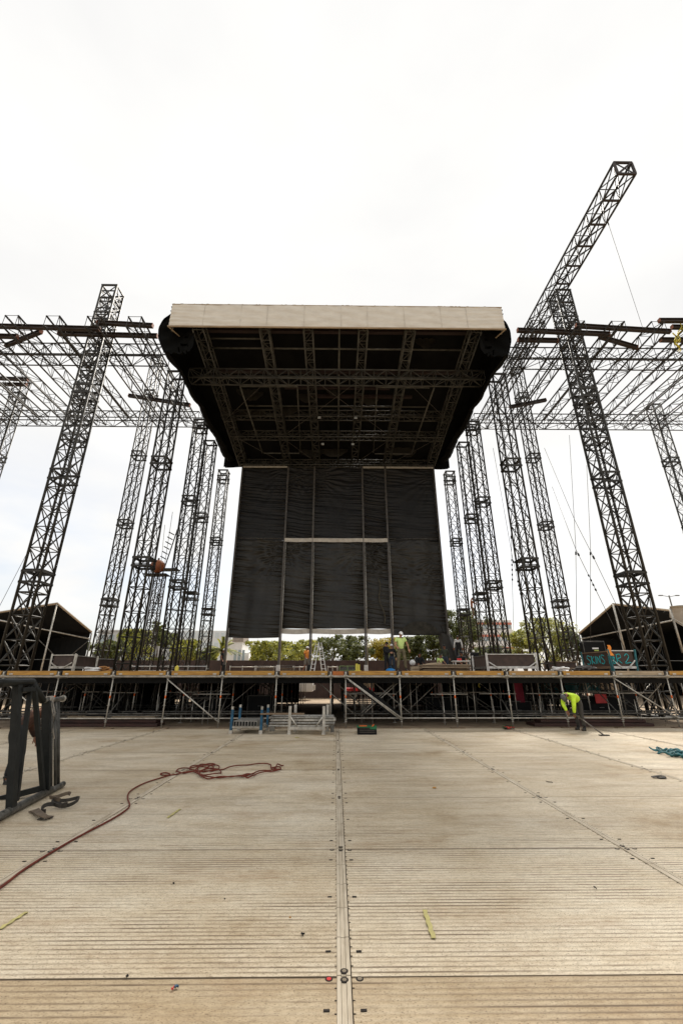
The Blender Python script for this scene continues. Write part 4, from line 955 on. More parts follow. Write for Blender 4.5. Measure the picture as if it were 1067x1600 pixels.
person(deckp(697, 27.0), R(0), 'man in dark olive jacket and black cap standing behind the board stack', STAND, OLIVE, JEANS, BLK, 'cap', skin=SKIND, long_sleeve=True, h=1.62)
person(deckp(722, 25.8), R(0), 'person in black printed shirt and black cap sitting behind the white table', KNEEL, BLK, BLK, BLK, 'cap', skin=SKIND, h=1.78)
pw = at(718, 1034, 30.5); person(pw, R(160), 'person in white sleeves and black apron standing high at the right end', pose(wL=(.3, -.05, .9), look=(0, -1, 0)), WHITEC, BLK, None, vest=BLK, skin=SKIND, h=1.75, long_sleeve=True)
o = thing('work_platform', 'small dark platform trestle under the person with white sleeves', 'trestle', (pw.x, 30.5, ZD))
MB().box((0, 0, pw.z-ZD-.04), (.9, .7, .06)).build('platform_board', OLDWOOD, o)
m = MB()
for sx in (-1, 1):
    for sy in (-1, 1): m.tube((sx*.5, sy*.38, 0), (sx*.36, sy*.28, pw.z-ZD-.07), .03, 6)
m.build('trestle_legs', BLACKST, o)
pc = at(739, 968, 32.9); CL = pose(hea=(.02, -.12, 1.58), look=(0, -.7, -.7), eL=(.26, -.22, 1.22), wL=(.18, -.46, 1.30), eR=(-.26, -.25, 1.18), wR=(-.16, -.46, 1.10), kL=(.12, -.28, .62), aL=(.12, -.12, .28), tL=(.13, -.3, .24), kR=(-.11, -.06, .50), aR=(-.12, .02, .09), tR=(-.13, -.15, .04), pel=(0, .04, .95), che=(0, -.02, 1.26))
person(pc, R(70), 'shirtless worker climbing on the rearmost right roof tower', CL, BLK, mat('tan trousers', (.16, .11, .07), .85), None, skin=mat('sunburnt skin', (.34, .14, .07), .6), bare=True, h=1.75)
# bending worker with the long bar
pbw = gp(906, 1141.5, 0)
BEND = pose(pel=(0, .12, .93), wai=(0, .02, 1.02), che=(0, -.20, 1.12), nec=(0, -.40, 1.12), hea=(0, -.53, 1.06), sL=(.17, -.30, 1.08), eL=(.20, -.38, .80), wL=(.13, -.34, .54), sR=(-.17, -.30, 1.08), eR=(-.20, -.40, .82), wR=(-.04, -.46, .60),
            hL=(.10, .12, .90), kL=(.13, .02, .50), aL=(.14, .06, .09), tL=(.15, -.14, .035), hR=(-.10, .12, .90), kR=(-.13, .10, .50), aR=(-.15, .16, .09), tR=(-.16, -.03, .035), look=(0, -.5, -1))
pb = person(pbw, R(-62), 'worker in hi-vis yellow shirt bending over with a long bar in front of the scaffold', BEND, HIVIS, GRYT, mat('grey cap', (.10, .10, .10), .6), 'helmet', skin=SKIND, long_sleeve=True, h=1.80, bulk=1.22)
q0 = at(893, 1113, pbw.y-.28); q1 = gp(942, 1148, .03)
o = thing('long_bar', 'long dark bar in the hands of the bending worker, its flat foot on the floor', 'tool', q1)
MB().tube((0, 0, 0), q0-q1, .02, 8).build('shaft', mat('bar steel', (.13, .11, .09), .5, .4), o); MB().bbox((.02, 0, -.01), (.30, .12, .025), .005).build('flat_foot', BLACKST, o)
# worker behind the black frame, bent right over
pf_ = Vector((-5.62, 8.6, 0))
person(pf_, R(165), 'worker in black and rust brown bending down behind the black steel frame', pose(pel=(0, .15, .90), wai=(0, .05, 1.02), che=(0, -.16, 1.18), nec=(0, -.30, 1.24), hea=(0, -.42, 1.27), sL=(.18, -.24, 1.18), eL=(.24, -.34, .92), wL=(.16, -.42, .72), sR=(-.18, -.24, 1.18), eR=(-.24, -.34, .92), wR=(-.16, -.45, .75), hL=(.10, .13, .88), kL=(.14, -.05, .48), hR=(-.10, .13, .88), kR=(-.16, .08, .50), aR=(-.18, .2, .09), tR=(-.18, .03, .035), look=(0, -.6, -1)), BRT, BLK, None, skin=SKIND, h=1.66, long_sleeve=True)

# ------------------------------------------------------------------ things on the deck
def panel_box(a, b, Y0, Y1, hgt, label, frame, panel, slant=.0, name='barrier_box', posts=True, diag=True, group=None, writing=None):
    p = Vector((at(a, 1050, Y0).x, Y0, ZD)); q = Vector((at(b, 1050, Y1).x, Y1, ZD)); d = q-p; Ln = d.length; rz = math.atan2(d.y, d.x)
    o = thing(name, label, 'barrier', p, rz, group)
    MB().bbox((Ln/2, .05, hgt*.5+.06), (Ln-.1, .03, hgt*.82), .004).build('panel', panel, o)
    m = MB()
    MB().box((Ln/2, .0, hgt), (Ln, .05, .035)).build('top_rail', frame[0], o); MB().box((Ln/2, .0, .14), (Ln, .06, .09)).build('bottom_rail', frame[0], o)
    for x in (0, Ln):
        m = MB(); k = slant*(1 if x else -1); m.tube((x-k*.2, -.02, 0), (x+k, -.02, hgt+.06), .042, 4); m.build('post', frame[1], o)
    if diag:
        for x, s in ((.05, 1), (Ln-.05, -1)): MB().tube((x, -.05, .52*hgt), (x+s*.34, -.05, .13), .028, 4).build('strut', frame[0], o)
    if writing:
        m = MB()
        for stroke in writing[1]:
            m.path(smooth([(writing[2]+s[0]*writing[3], .028, writing[4]+s[1]*writing[3]) for s in stroke], 4), .016, 5)
        m.build('painted_writing', writing[0], o)
    return o
GPNT = mat('turquoise graffiti paint', (.03, .45, .47), .6, var=.05)
panel_box(763, 840, 18.6, 18.6, .66, 'white framed barrier with a dark brown panel, right of the board stack', (WHITEP, WHITEP), BROWNP, .02)
panel_box(741, 763, 20.4, 18.7, .62, 'short dark side panel joined at the left of the white framed box', (DGALV, WHITEP), BROWNP, 0, diag=False)
S_ = [[(.28, .36), (.12, .42), (.04, .32), (.14, .24), (.24, .14), (.14, .02), (0, .06)]]
K_ = [[(.36, .40), (.34, .02)], [(.52, .36), (.38, .20), (.54, .04)]]
I_ = [[(.64, .38), (.62, .03)]]; N_ = [[(.72, .04), (.74, .36), (.90, .06), (.92, .38)]]; S2 = [[(1.22, .36), (1.08, .42), (1.02, .32), (1.12, .23), (1.20, .12), (1.10, .02), (.98, .07)]]
R_ = lambda x: [[(x, .02), (x+.02, .40)], [(x, .38), (x+.18, .40), (x+.20, .26), (x+.03, .20), (x+.22, .02)]]
TWO = lambda x: [[(x, .32), (x+.10, .42), (x+.20, .32), (x+.10, .16), (x-.02, .03), (x+.26, .06)]]
B_ = [[(1.74, .22), (1.80, .30), (1.84, .22), (1.78, .16), (1.86, .05), (1.74, .03), (1.74, .30)]]
panel_box(914, 957, 20.3, 18.6, .78, 'long dark brown panel on the stage with turquoise writing SKINS R', (OLDWOOD, TEAL), BROWNP, .0, diag=False, writing=(GPNT, S_+K_+I_+N_+S2+R_(1.48)+B_, .22, .93, .27))
panel_box(958, 996, 18.5, 18.6, .80, 'teal posted panel with turquoise writing R2 on the stage at the right', (WHITEP, TEAL), BROWNP, .07, writing=(GPNT, R_(0)+TWO(.40), .28, .95, .28))
panel_box(851, 903, 21.5, 21.8, .45, 'low dark brown panel on the stage between the white framed box and the R2 panel', (OLDWOOD, PALEWOOD), BROWNP, 0, diag=False)
panel_box(77, 113, 18.8, 18.6, .62, 'dark brown framed panel at the left end of the stage, leftmost of three', (GALV, GALV), BROWNP, .02)
panel_box(114, 148, 18.8, 20.6, .60, 'middle one of three dark panels at the left end of the stage', (ALU, GALV), BROWNP, 0, diag=False)
panel_box(149, 178, 20.7, 21.6, .55, 'rightmost one of three dark panels at the left end of the stage', (ALU, GALV), BROWNP, 0, diag=False)
o = thing('monitor_case', 'black case lid standing open behind the SKINS panel, with small pale stickers', 'case', (at(933, 1050, 22.5).x, 22.5, ZD)); o.scale = (1, 1, 1)
MB().bbox((0, 0, .95), (1.12, .3, 1.0), .03).build('lid', DARK, o); m = MB()
for sx in (-1, 1): m.tube((sx*.56, -.16, 0), (sx*.54, -.16, 1.46), .02, 6)
m.tube((-.54, -.16, 1.46), (.54, -.16, 1.46), .02, 6); m.build('edge_frame', DGALV, o)
m = MB(); m.box((.05, -.16, 1.12), (.32, .01, .07)); m.box((.08, -.16, 1.02), (.22, .01, .06), mi=1); m.box((.02, -.162, .93), (.1, .01, .05), mi=2); m.build('sticker', [WHITEC, mat('lime sticker', (.4, .5, .1), .6), RED], o)
o = tag(MB().grid(lambda u, v: (.12*(u-.5)*(1+v)+.03*math.sin(v*8), -.04+.02*math.sin(u*9), -.42*v), 5, 10).build('orange_rag', ORV), 'orange rag hung over the teal post by the R2 panel', 'rag'); o.location = at(949, 1008, 18.5)
def loops(c, n, r, thick, m_, name, label, cat, sd=1):
    m = MB(); rg = random.Random(sd)
    for k in range(n): m.path(loop_pts(c+Vector((rg.gauss(0, r*.3), rg.gauss(0, r*.3), 0)), r*rg.uniform(.6, 1.1), r*rg.uniform(.5, .9), rg.uniform(0, 3), 18, z=c.z+thick+k*thick*.9, dz=thick*.5), thick, 6)
    return tag(m.build(name, m_), label, cat)
loops(deckp(915, 18.5), 7, .38, .03, mat('dark cable', (.035, .03, .027), .6), 'cable_coil', 'dark coiled cables on the stage edge in front of the SKINS panel', 'cable')
loops(deckp(876, 18.1), 5, .22, .03, WHITEC, 'white_rags', 'crumpled white cloths on the stage edge', 'cloth', 4)
loops(deckp(146, 18.3), 6, .30, .022, WHITEC, 'white_rope_coil', 'white rope heap on the stage edge at the left', 'rope', 6)
loops(deckp(163, 18.4), 6, .22, .028, mat('tan rope', (.42, .20, .07), .8), 'tan_rope_coil', 'tan rope coil on the stage edge at the left', 'rope', 8)
# boards stack
o = thing('board_stack', 'stack of long pale grey boards on the stage in front of the crouching workers', 'boards', deckp(693, 22.0), rz=R(1))
rg = random.Random(4)
for k in range(6):
    m = MB(); L_ = 2.4+rg.uniform(-.2, .2); m.bbox((rg.uniform(-.1, .1), rg.uniform(-.1, .1), .04+k*.055), (L_, 1.2, .045), .006, Matrix.Rotation(rg.uniform(-.03, .03), 3, 'Z')); m.build('board', [OLDWOOD, PALEWOOD][k % 2], o)
MB().path([(-1.45, -.3, .05), (-1.2, -.4, .16), (-1.0, -.4, .30), (-.7, -.45, .36), (-.2, -.5, .37)], .06, 6).build('loose_cloth', PALEWOOD, o)
o = thing('fresnel_crate', 'small wooden crate left of the board stack', 'crate', deckp(648, 21.6)); MB().bbox((0, 0, .12), (.38, .3, .24), .01).build('box', PALEWOOD, o); MB().box((0, -.155, .12), (.3, .01, .04)).box((0, 0, .245), (.3, .22, .012)).build('slot', OLDWOOD, o)
bpy.data.objects['fresnel_crate'].name = 'wooden_crate'
o = thing('ball_lamp', 'white ball shaped lamp on a stand, right of the green shirted man', 'lamp', deckp(645, 25.0)); MB().ball((0, 0, .52), .16, 18, 12).build('globe', WHITEC, o); MB().tube((0, 0, 0), (0, 0, .38), .02, 6).tube((0, 0, 0), (0, 0, .03), .12, 10).build('stand', DGALV, o)
o = thing('blue_bag', 'bright blue bag at the feet of the black hooded person', 'bag', deckp(610, 24.5)); MB().ball((0, 0, .10), (.26, .16, .12), 12, 8, 0, lambda p: Vector((p.x*(1+.1*math.sin(p.z*60)), p.y, max(p.z, -.1)))).build('sack', mat('blue bag', (.02, .22, .55), .5), o); MB().path([(-.1, 0, .2), (-.05, 0, .3), (.05, 0, .3), (.1, 0, .2)], .012, 5).build('strap', BLUE, o)
o = thing('white_table', 'white folding table in front of the sitting person in black', 'table', deckp(722, 24.0)); MB().bbox((0, 0, .56), (.95, .6, .05), .01).build('table_top', WHITEP, o)
for sx in (-1, 1):
    for sy in (-1, 1): MB().tube((sx*.38, sy*.24, 0), (sx*.38, sy*.24, .54), .03, 6).build('leg', WHITEP, o)
m = MB(); m.box((-.1, 0, .65), (.2, .2, .12)); m.build('small_box', RED, o)
o = thing('speaker_box', 'upright black box with a white knob at the left end of the white framed box', 'case', deckp(744, 20.8)); MB().bbox((0, 0, .42), (.3, .4, .84), .02).build('case_body', DARK, o); m = MB(); m.ball((-.05, -.05, .9), .06); m.build('knob', WHITEC, o); MB().box((0, -.21, .6), (.2, .02, .06)).build('handle', DGALV, o)
# tall black cloth bundle at the right end of the screen
o = thing('cloth_bundle', 'tall black cloth bundle hanging beside the right end of the screen', 'cloth', (at(711, 1050, 31.0).x, 31.0, ZD))
MB().grid(lambda u, v: ((.45+.25*v)*math.cos(u*2*math.pi)*(1+.15*math.sin(u*19+v*3))-.5*(1-v), .3*math.sin(u*2*math.pi), 2.5*(1-v)+.15*math.sin(u*12)*(1-v)), 36, 14).build('cloth', TARP, o); MB().tube((-.5, 0, 2.4), (-.75, 0, 3.2), .02, 5).build('tie', DARK, o)
# yellow items
o = thing('yellow_stand', 'yellow plastic stand on the stage right of the stepladder', 'stand', deckp(559, 24.0)); MB().bbox((-.06, 0, .22), (.12, .1, .44), .01).bbox((.06, 0, .2), (.1, .1, .4), .01).bbox((0, -.02, .06), (.36, .2, .06), .01).build('body', mat('yellow plastic', (.70, .58, .08), .5), o); MB().box((0, .0, .46), (.22, .06, .06)).build('grip', DARK, o)
o = thing('jerry_can', 'small yellow canister on the stage edge below the rusty float', 'canister', deckp(276, 18.2)); MB().bbox((0, 0, .09), (.13, .1, .18), .03).build('body', mat('yellow plastic', (.7, .58, .08)), o); MB().tube((0, 0, .18), (0, 0, .22), .025, 8).build('cap', mat('yellow plastic', (.7, .58, .08)), o)
o = thing('green_rack', 'low green metal rack on the stage left of the yellow stand', 'rack', deckp(543, 28)); m = MB()
for x in (-.5, 0, .5): m.tube((x, 0, 0), (x, 0, .42), .025, 5)
m.tube((-.5, 0, .4), (.5, 0, .4), .025, 5); m.tube((-.5, 0, .15), (.5, 0, .15), .02, 5); m.build('rails', mat('pale green paint', (.22, .30, .12), .6), o)
for x in (0,): MB().box((0, .05, .25), (.9, .02, .2)).build('mesh_panel', DGALV, o)
# stepladder
def ladder(loc, rz):
    o = thing('stepladder', 'aluminium A-frame stepladder standing open on the stage in front of the middle screen cloth', 'ladder', loc, rz); hh = 1.95
    for s in (-1, 1):
        for y in (-1, 1): MB().tube((s*.50, y*.24, 0), (s*.10, y*.16, hh), .030, 4).build('rail', ALUB, o)
        for k in range(1, 7):
            t = k/7; x = s*(.50-.40*t); w = .24-.08*t; MB().box((x, 0, hh*t), (.07, 2*w, .035)).build('rung', ALUB, o)
    MB().box((0, 0, hh*.98), (.26, .30, .035)).build('top_step', DARK, o); MB().tube((-.28, .22, 1.0), (.28, .22, 1.0), .012, 5).build('spreader', DGALV, o)
ladder((at(497, 1050, 30.0).x, 30.0, D_), R(38))
# guard rails at the back of the deck
for k, (a, b, lb) in enumerate(((359, 398, 'low grey guard rail at the back of the stage, left of the second screen pole'), (400, 432, 'low grey guard rail at the back of the stage, at the second screen pole'), (458, 478, 'short grey guard rail at the back of the stage, left of the orange vested man'), (512, 527, 'short grey guard rail at the back of the stage, right of the stepladder'), (205, 262, 'long white guard rail on the stage under the left towers'), (265, 322, 'second long white guard rail on the stage under the left towers'))):
    Y = 33.3 if k < 4 else 27; p = deckp(a, Y); q = deckp(b, Y); o = thing('guard_rail', lb, 'railing', p, group='guard rails on the stage'); L_ = q.x-p.x; zt = .45 if k < 4 else .36
    MB().tube((0, 0, zt), (L_, 0, zt), .03, 6).build('top_rail', GALV if k < 4 else WHITEP, o); MB().tube((0, 0, .12), (L_, 0, .12), .02, 6).build('bottom_rail', GALV, o)
    for x in (0, L_/2, L_): MB().tube((x, 0, 0), (x, 0, zt+.08), .028, 6).build('post', GALV, o)
for x, lb in ((at(417, 1050, 32.5).x, 'mesh crate at the back of the stage, left of the second screen pole'), (at(448, 1050, 32.5).x, 'mesh crate at the back of the stage, right of the second screen pole')):
    o = thing('mesh_crate', lb, 'crate', (x, 32.5, ZD), group='mesh crates at the back of the stage'); m = MB()
    for k in range(9):
        for z in (-1,): m.tube((-.55+.1375*k, -.3, 0), (-.55+.1375*k, -.3, .5), .012, 4)
    for k in range(5): m.tube((-.55, -.3, .125*k), (.55, -.3, .125*k), .012, 4)
    for sx in (-1, 1):
        for sy in (-1, 1): m.tube((sx*.55, sy*.3, 0), (sx*.55, sy*.3, .5), .02, 5)
    m.build('mesh_side', DGALV, o); MB().box((0, 0, .2), (1.0, .5, .36)).build('contents', OLDWOOD, o)
# round rusty float on its own slim mast
o = thing('lift_mast', 'slim rusty brown lattice mast with a small platform left of the roof towers', 'mast', (-11.6, 27.6, 0))
q = .27; ob('mast_lattice', (lambda: (CACHE.setdefault('mast', lattice(8.0, .54, .62, .02, 'X').copy())))(), o)
CACHE['mast'].materials.clear(); CACHE['mast'].materials.append(RUST)
for sx in (-1, 1):
    for sy in (-1, 1): ob('mast_leg', tube_mesh(8.0, .04, RUST), o, (sx*q, sy*q, 0))
m = MB(); m.box((-.25, 0, 8.0), (1.5, .8, .06)); m.box((.5, 0, 8.35), (1.3, .8, .05)); m.build('platform', BLACKST, o)
m = MB()
for k in range(9): m.tube((.1+.06*k, -.2, 8.0+.34*k), (-.28+.06*k, -.2, 8.2+.34*k), .045, 4); m.tube((.2+.06*k, -.2, 8.0+.34*k), (.26+.06*k, -.2, 8.4+.34*k), .04, 5)
m.build('rack_top', BLACKST, o)
o = thing('round_float', 'round rusty orange tank beside the lattice towers at the left, high above the stage', 'tank', (-11.75, 27.3, 8.5)); MB().ball((0, 0, 0), (.48, .45, .44), 24, 16).build('shell', mat('rusty orange shell', (.36, .11, .03), .6, scale=3, col2=(.15, .045, .02)), o); MB().tube((0, 0, .42), (0, 0, .56), .06, 8).tube((0, 0, -.55), (0, 0, -.4), .12, 10).build('neck', RUST, o)

# ------------------------------------------------------------------ cables
CW = mat('thin cable', (.07, .065, .06), .5, .4)
def cable(pts, Y, label, r=.014, sag=0, beads=0):
    ps = [at(x, y, Y if not isinstance(Y, tuple) else Y[0]+(Y[1]-Y[0])*i/(len(pts)-1)) for i, (x, y) in enumerate(pts)]
    o = thing('guy_cable', label, 'cable', ps[0], group='thin guy cables'); rel = [p-ps[0] for p in ps]
    MB().path(rel if len(rel) > 2 else [rel[0], rel[0].lerp(rel[1], .5)+Vector((0, 0, -sag)), rel[1]], r, 4).build('wire', CW, o)
    m = MB(); m.tube(rel[-2].lerp(rel[-1], .05), rel[-2].lerp(rel[-1], .08), .05, 6)
    for k in range(beads): t = .3+.05*k; p = rel[-2].lerp(rel[-1], t); m.tube(p, p+(rel[-1]-rel[-2]).normalized()*.12, .045, 5)
    m.build('turnbuckle', BLACKST, o)
pb1 = at(950, 350, 16.8)
o = thing('guy_cable', 'thin cable hanging from the long upward pointing truss to the right wing beams', 'cable', pb1, group='thin guy cables'); MB().tube((0, 0, 0), at(1004, 514, 19.6)-pb1, .014, 4).build('wire', CW, o); MB().tube((0, 0, -.1), (0, 0, .3), .03, 5).build('shackle', BLACKST, o)
cable([(889, 680), (899, 854), (901, 1030)], 24, 'thin cable coming down left of the thick right tower, left of an upright pair')
cable([(916, 727), (922, 854), (922, 1035)], 24, 'thin cable coming down left of the thick right tower, right of an upright pair')
cable([(850, 700), (898, 814), (922, 861), (1010, 1045)], (27, 20), 'slanting cable ending by the R2 panel, upper of two')
cable([(862, 760), (899, 858), (977, 1017)], (27, 20), 'slanting cable ending by the R2 panel, lower of two', beads=4)
cable([(770, 700), (800, 870), (829, 1000)], 25, 'cable with beads beside the right front roof tower', beads=7)
cable([(790, 760), (798, 830), (802, 985)], 26, 'upright cable between the right roof towers', beads=5)
cable([(45, 860), (0, 947), (-30, 1000)], 21, 'cable running down to the left edge from the thick left tower')
cable([(270, 800), (255, 900), (230, 995)], 25, 'cable with beads right of the left front roof tower', beads=8)
cable([(258, 820), (250, 900), (243, 1000)], 26, 'upright cable left of the rusty mast', beads=3)
cable([(318, 830), (305, 940), (301, 1030)], 33, 'thin cable behind the roof towers on the left')

# ------------------------------------------------------------------ side canopies
WFAB = mat('dirty white canopy fabric', (.62, .59, .54), .7, scale=.8, col2=(.45, .42, .37), bump=.3)
def canopy(A, B, Cc, Bk, label, white=None, mid=None, brc=None):
    o = thing('event_canopy', label, 'canopy', (A.x, A.y, 0)); O = Vector((A.x, A.y, 0)); A, B, Cc, Bk = [v-O for v in (A, B, Cc, Bk)]
    D = Vector((0, 0, .10)); m = MB(); q = [A, B, Bk, Cc]; m.add([p+D for p in q]+[p-D*.4 for p in q], [(0, 1, 2, 3), (7, 6, 5, 4), (0, 4, 5, 1), (1, 5, 6, 2), (2, 6, 7, 3), (3, 7, 4, 0)]); m.build('roof_fabric', [WFAB], o)
    m = MB(); q2 = [p*.995 if 0 else p-Vector((0, 0, .09)) for p in (A, B, Bk, Cc)]; m.add(q2, [(3, 2, 1, 0)])
    m.build('roof_lining', SKIN, o)
    def wall(p, q, nm):
        mm = MB(); mm.grid(lambda u, v: (p.lerp(q, u).x, p.lerp(q, u).y+.03*math.sin(u*60), p.lerp(q, u).z*(1-v)-.05), 30, 4); mm.build(nm, SKIN, o)
    i = Vector((.15, .1, 0)); wall(B+(Bk-B)*.02, Bk, 'side_wall'); wall(Bk, Cc, 'back_wall')
    for p in (A, B, Cc, Bk): MB().tube((p.x, p.y, 0), p-Vector((0, 0, .06)), .06, 6).build('post', GALV if p is A else DGALV, o)
    e = MB(); e.tube(A, B, .07, 6); e.tube(A, Cc, .07, 6); e.build('eave_tube', PALEWOOD, o)
    for nm, a, b, t in (brc or []): MB().tube(a-O, b-O, t, 6).build(nm, GALV if t > .04 else DGALV, o)
    m = MB()
    for t in (.25, .5, .75):
        m.tube(A.lerp(Cc, t*.9)-D, B.lerp(Bk, t*.9)-D, .05, 5)
    for k in (.35, .6): m.tube(Vector((B.x, B.y, B.z*k)).lerp(Vector((Bk.x, Bk.y, Bk.z*k)), .02), Vector((Cc.x, Cc.y-.2, B.z*k)), .03, 5)
    m.build('purlin', mat('dark grey tube', (.12, .12, .11), .6), o)  # purlins in one dark grey
    return o
YA, YB2 = 34, 39
canopy(at(90, 943, YA), at(144, 988, 36), at(-60, 966, 41), at(60, 1000, 48), 'black lined canopy with a pale edge beyond the thick left tower', brc=[('tie_beam', at(-20, 965, 37.0), at(140, 998, 36.2), .06), ('tie_strut', at(108, 1027, 36), at(140, 1000, 36.1), .04), ('tie_strut', at(40, 979, 36.4), at(82, 1020, 35), .04)])
canopy(at(957, 944, YA), at(904, 990, 36), at(1120, 962, 41), at(1000, 1003, 48), 'black lined canopy with a pale edge beyond the thick right tower', brc=[('tie_beam', at(908, 998, 36.2), at(1052, 969, 35.4), .06), ('tie_strut', at(909, 1000, 36.1), at(922, 1012, 36), .04), ('tie_post', at(957, 944, 33.9), at(976, 1018, 33.7), .07), ('tie_post', at(1046, 950, 35.4), at(1066, 1020, 35.4), .09), ('tie_strut', at(1050, 966, 35.2), at(1090, 990, 35.2), .05)])
o = thing('canopy_drape', 'dirty white fabric roof piece at the right edge beyond the canopy', 'canopy', at(1046, 948, 35.2)); b0 = at(1046, 948, 35.2)
MB().grid(lambda u, v: (6*u+.5*v, 1.0*v+.06*math.sin(u*14), .02-1.5*v*(.5+.6*math.sin(min(1, u*3)*math.pi/2))+.12*math.sin(u*9+v*3)), 30, 8).build('fabric', WFAB, o); MB().tube((0, 0, 0), (6, 0, .05), .05, 6).build('edge_tube', PALEWOOD, o)

# ------------------------------------------------------------------ behind the stage
o = thing('hoarding_wall', 'long dark brown hoarding wall behind the stage', 'wall', (-3, 41, G0))
m = MB(); 
for k in range(12): m.bbox((-17+3*k, 0, 1.58), (2.985, .12, 3.16), .01)
m.build('wall_panel', HOARD, o); m = MB()
for k in range(13): m.box((-18.5+3*k, -.09, 1.5), (.06, .06, 3.0))
m.build('wall_post', mat('hoarding post', (.06, .04, .033), .7), o)
o = thing('site_trailer', 'white site trailer seen under the stage through the open passage', 'trailer', (at(459, 1070, 37).x, 37, G0)); MB().bbox((0, .6, 1.12), (3.1, 1.4, .95), .04).build('trailer_body', WHITEW, o)

for x in (-.8, .2): w_ = MB().tube((0, -.1, 0), (0, .1, 0), .3, 14).build('wheel', DARK, o, (x, 0, .32)); MB().tube((0, -.11, 0), (0, .11, 0), .14, 10).build('hub', ALU, w_)
MB().box((1.6, .2, .95), (.3, .1, .4)).build('drawbar', WHITEP, o)
o = thing('flat_trailer', 'low rust red flat trailer seen under the stage right of the passage', 'trailer', (at(578, 1080, 37).x, 37, G0)); MB().bbox((0, .6, .80), (4.6, 1.4, .22), .02).bbox((.4, .6, 1.3), (3.4, 1.2, .7), .02, mi=1).build('trailer_bed', [RED, PALEWOOD], o); 
for x in (-1.2, 1.2): w_ = MB().tube((0, -.1, 0), (0, .1, 0), .34, 14).build('wheel', DARK, o, (x, 0, .35)); MB().tube((0, -.11, 0), (0, .11, 0), .15, 10).build('hub', ALU, w_)
# buildings
def windows(o, W_, H_, nx, ny, y, m_):
    for i in range(nx):
        for j in range(ny): MB().box((-W_/2+W_*(i+.5)/nx, y, H_*(j+.55)/ny), (W_/nx*.62, .1, H_/ny*.5)).build('window', m_, o)
a = at(356, 1000, 75); b = at(402, 1000, 75)
o = thing('white_building', 'stepped white building between the palm and the trees, under the screen', 'building', ((a.x+b.x)/2, 76, 0)); Wb = b.x-a.x
MB().box((-Wb*.18, 0, 3.75), (Wb*.5, 5, 7.5)).box((Wb*.18, .3, 2.7), (Wb*.22, 4.4, 5.4)).box((Wb*.36, .5, 2.3), (Wb*.14, 4, 4.6)).build('wall', WHITEW, o); MB().box((-Wb*.08, -.4, 7.6), (Wb*.36, 4.5, .9)).build('roof_house', mat('brown grey cladding', (.28, .24, .21), .8), o)
windows(o, Wb*.4, 6.5, 3, 2, -2.52, GLASS)
a = at(270, 985, 150); b = at(362, 985, 150)
o = thing('office_building', 'hazy pale glass office block behind the left rear towers', 'building', ((a.x+b.x)/2, 158, 0)); Wb = b.x-a.x; Hb = a.z
MB().box((0, 0, Hb/2), (Wb, 14, Hb)).build('wall', mat('hazy pale wall', (.62, .65, .65), .8, scale=.1, var=.05), o)
windows(o, Wb, Hb, 10, 5, -7.02, mat('hazy window band', (.50, .56, .58), .4, scale=.2, var=.05))
a = at(150, 986, 140); b = at(250, 986, 140)
o = thing('grey_block', 'pale grey block behind the trees at the left', 'building', ((a.x+b.x)/2, 148, 0)); Wb = b.x-a.x; Hb = a.z
MB().box((0, 0, Hb/2), (Wb, 12, Hb)).box((0, 0, Hb+.3), (Wb+.4, 12.4, .5)).build('wall', GREYW, o); windows(o, Wb, Hb, 7, 3, -6.02, GLASS)
a = at(735, 968, 110); b = at(800, 968, 110)
o = thing('striped_building', 'pale building with red bands behind the right roof towers', 'building', ((a.x+b.x)/2, 116, 0)); Wb = b.x-a.x; Hb = a.z
MB().box((0, 0, Hb/2), (Wb, 10, Hb)).build('wall', WHITEW, o)
for k in range(4): MB().box((0, -5.05, Hb-.9-3.0*k), (Wb+.1, .15, .55)).build('red_band', mat('pinkish red band', (.55, .20, .14), .7), o)
windows(o, Wb, Hb, 7, 5, -5.02, GLASS)
p = at(1047, 940, 60); o = thing('street_lamp', 'street lamp far off above the right canopy', 'lamp post', (p.x, 60, G0)); MB().tube((0, 0, 0), (0, 0, p.z+.9), .09, 6).build('post', DGALV, o)
for s in (-1, 1): MB().tube((0, 0, p.z+.7), (s*1.0, 0, p.z+.9), .04, 5).bbox((s*1.2, 0, p.z+.9), (.55, .22, .12), .02).build('lamp_head', DGALV, o)
# trees
def leafmat(nm, a, b):
    m = bpy.data.materials.new(nm); m.use_nodes = True; t = m.node_tree; bs = t.nodes['Principled BSDF']; bs.inputs['Roughness'].default_value = .6
    g = t.nodes.new('ShaderNodeNewGeometry'); r = t.nodes.new('ShaderNodeValToRGB'); r.color_ramp.elements[0].color = (*a, 1); r.color_ramp.elements[1].color = (*b, 1)
    t.links.new(g.outputs['Random Per Island'], r.inputs[0]); t.links.new(r.outputs[0], bs.inputs['Base Color'])
    tr = t.nodes.new('ShaderNodeBsdfTranslucent'); t.links.new(r.outputs[0], tr.inputs[0]); ms = t.nodes.new('ShaderNodeMixShader'); ms.inputs[0].default_value = .35
    t.links.new(bs.outputs[0], ms.inputs[1]); t.links.new(tr.outputs[0], ms.inputs[2]); t.links.new(ms.outputs[0], t.nodes['Material Output'].inputs[0]); return m
LG = leafmat('light green leaves', (.12, .14, .02), (.50, .48, .08)); LD = leafmat('dark green leaves', (.03, .04, .009), (.19, .21, .04)); LY = leafmat('yellow green leaves', (.26, .20, .02), (.52, .42, .05))
BARK = mat('bark', (.12, .09, .065), .9, scale=6)
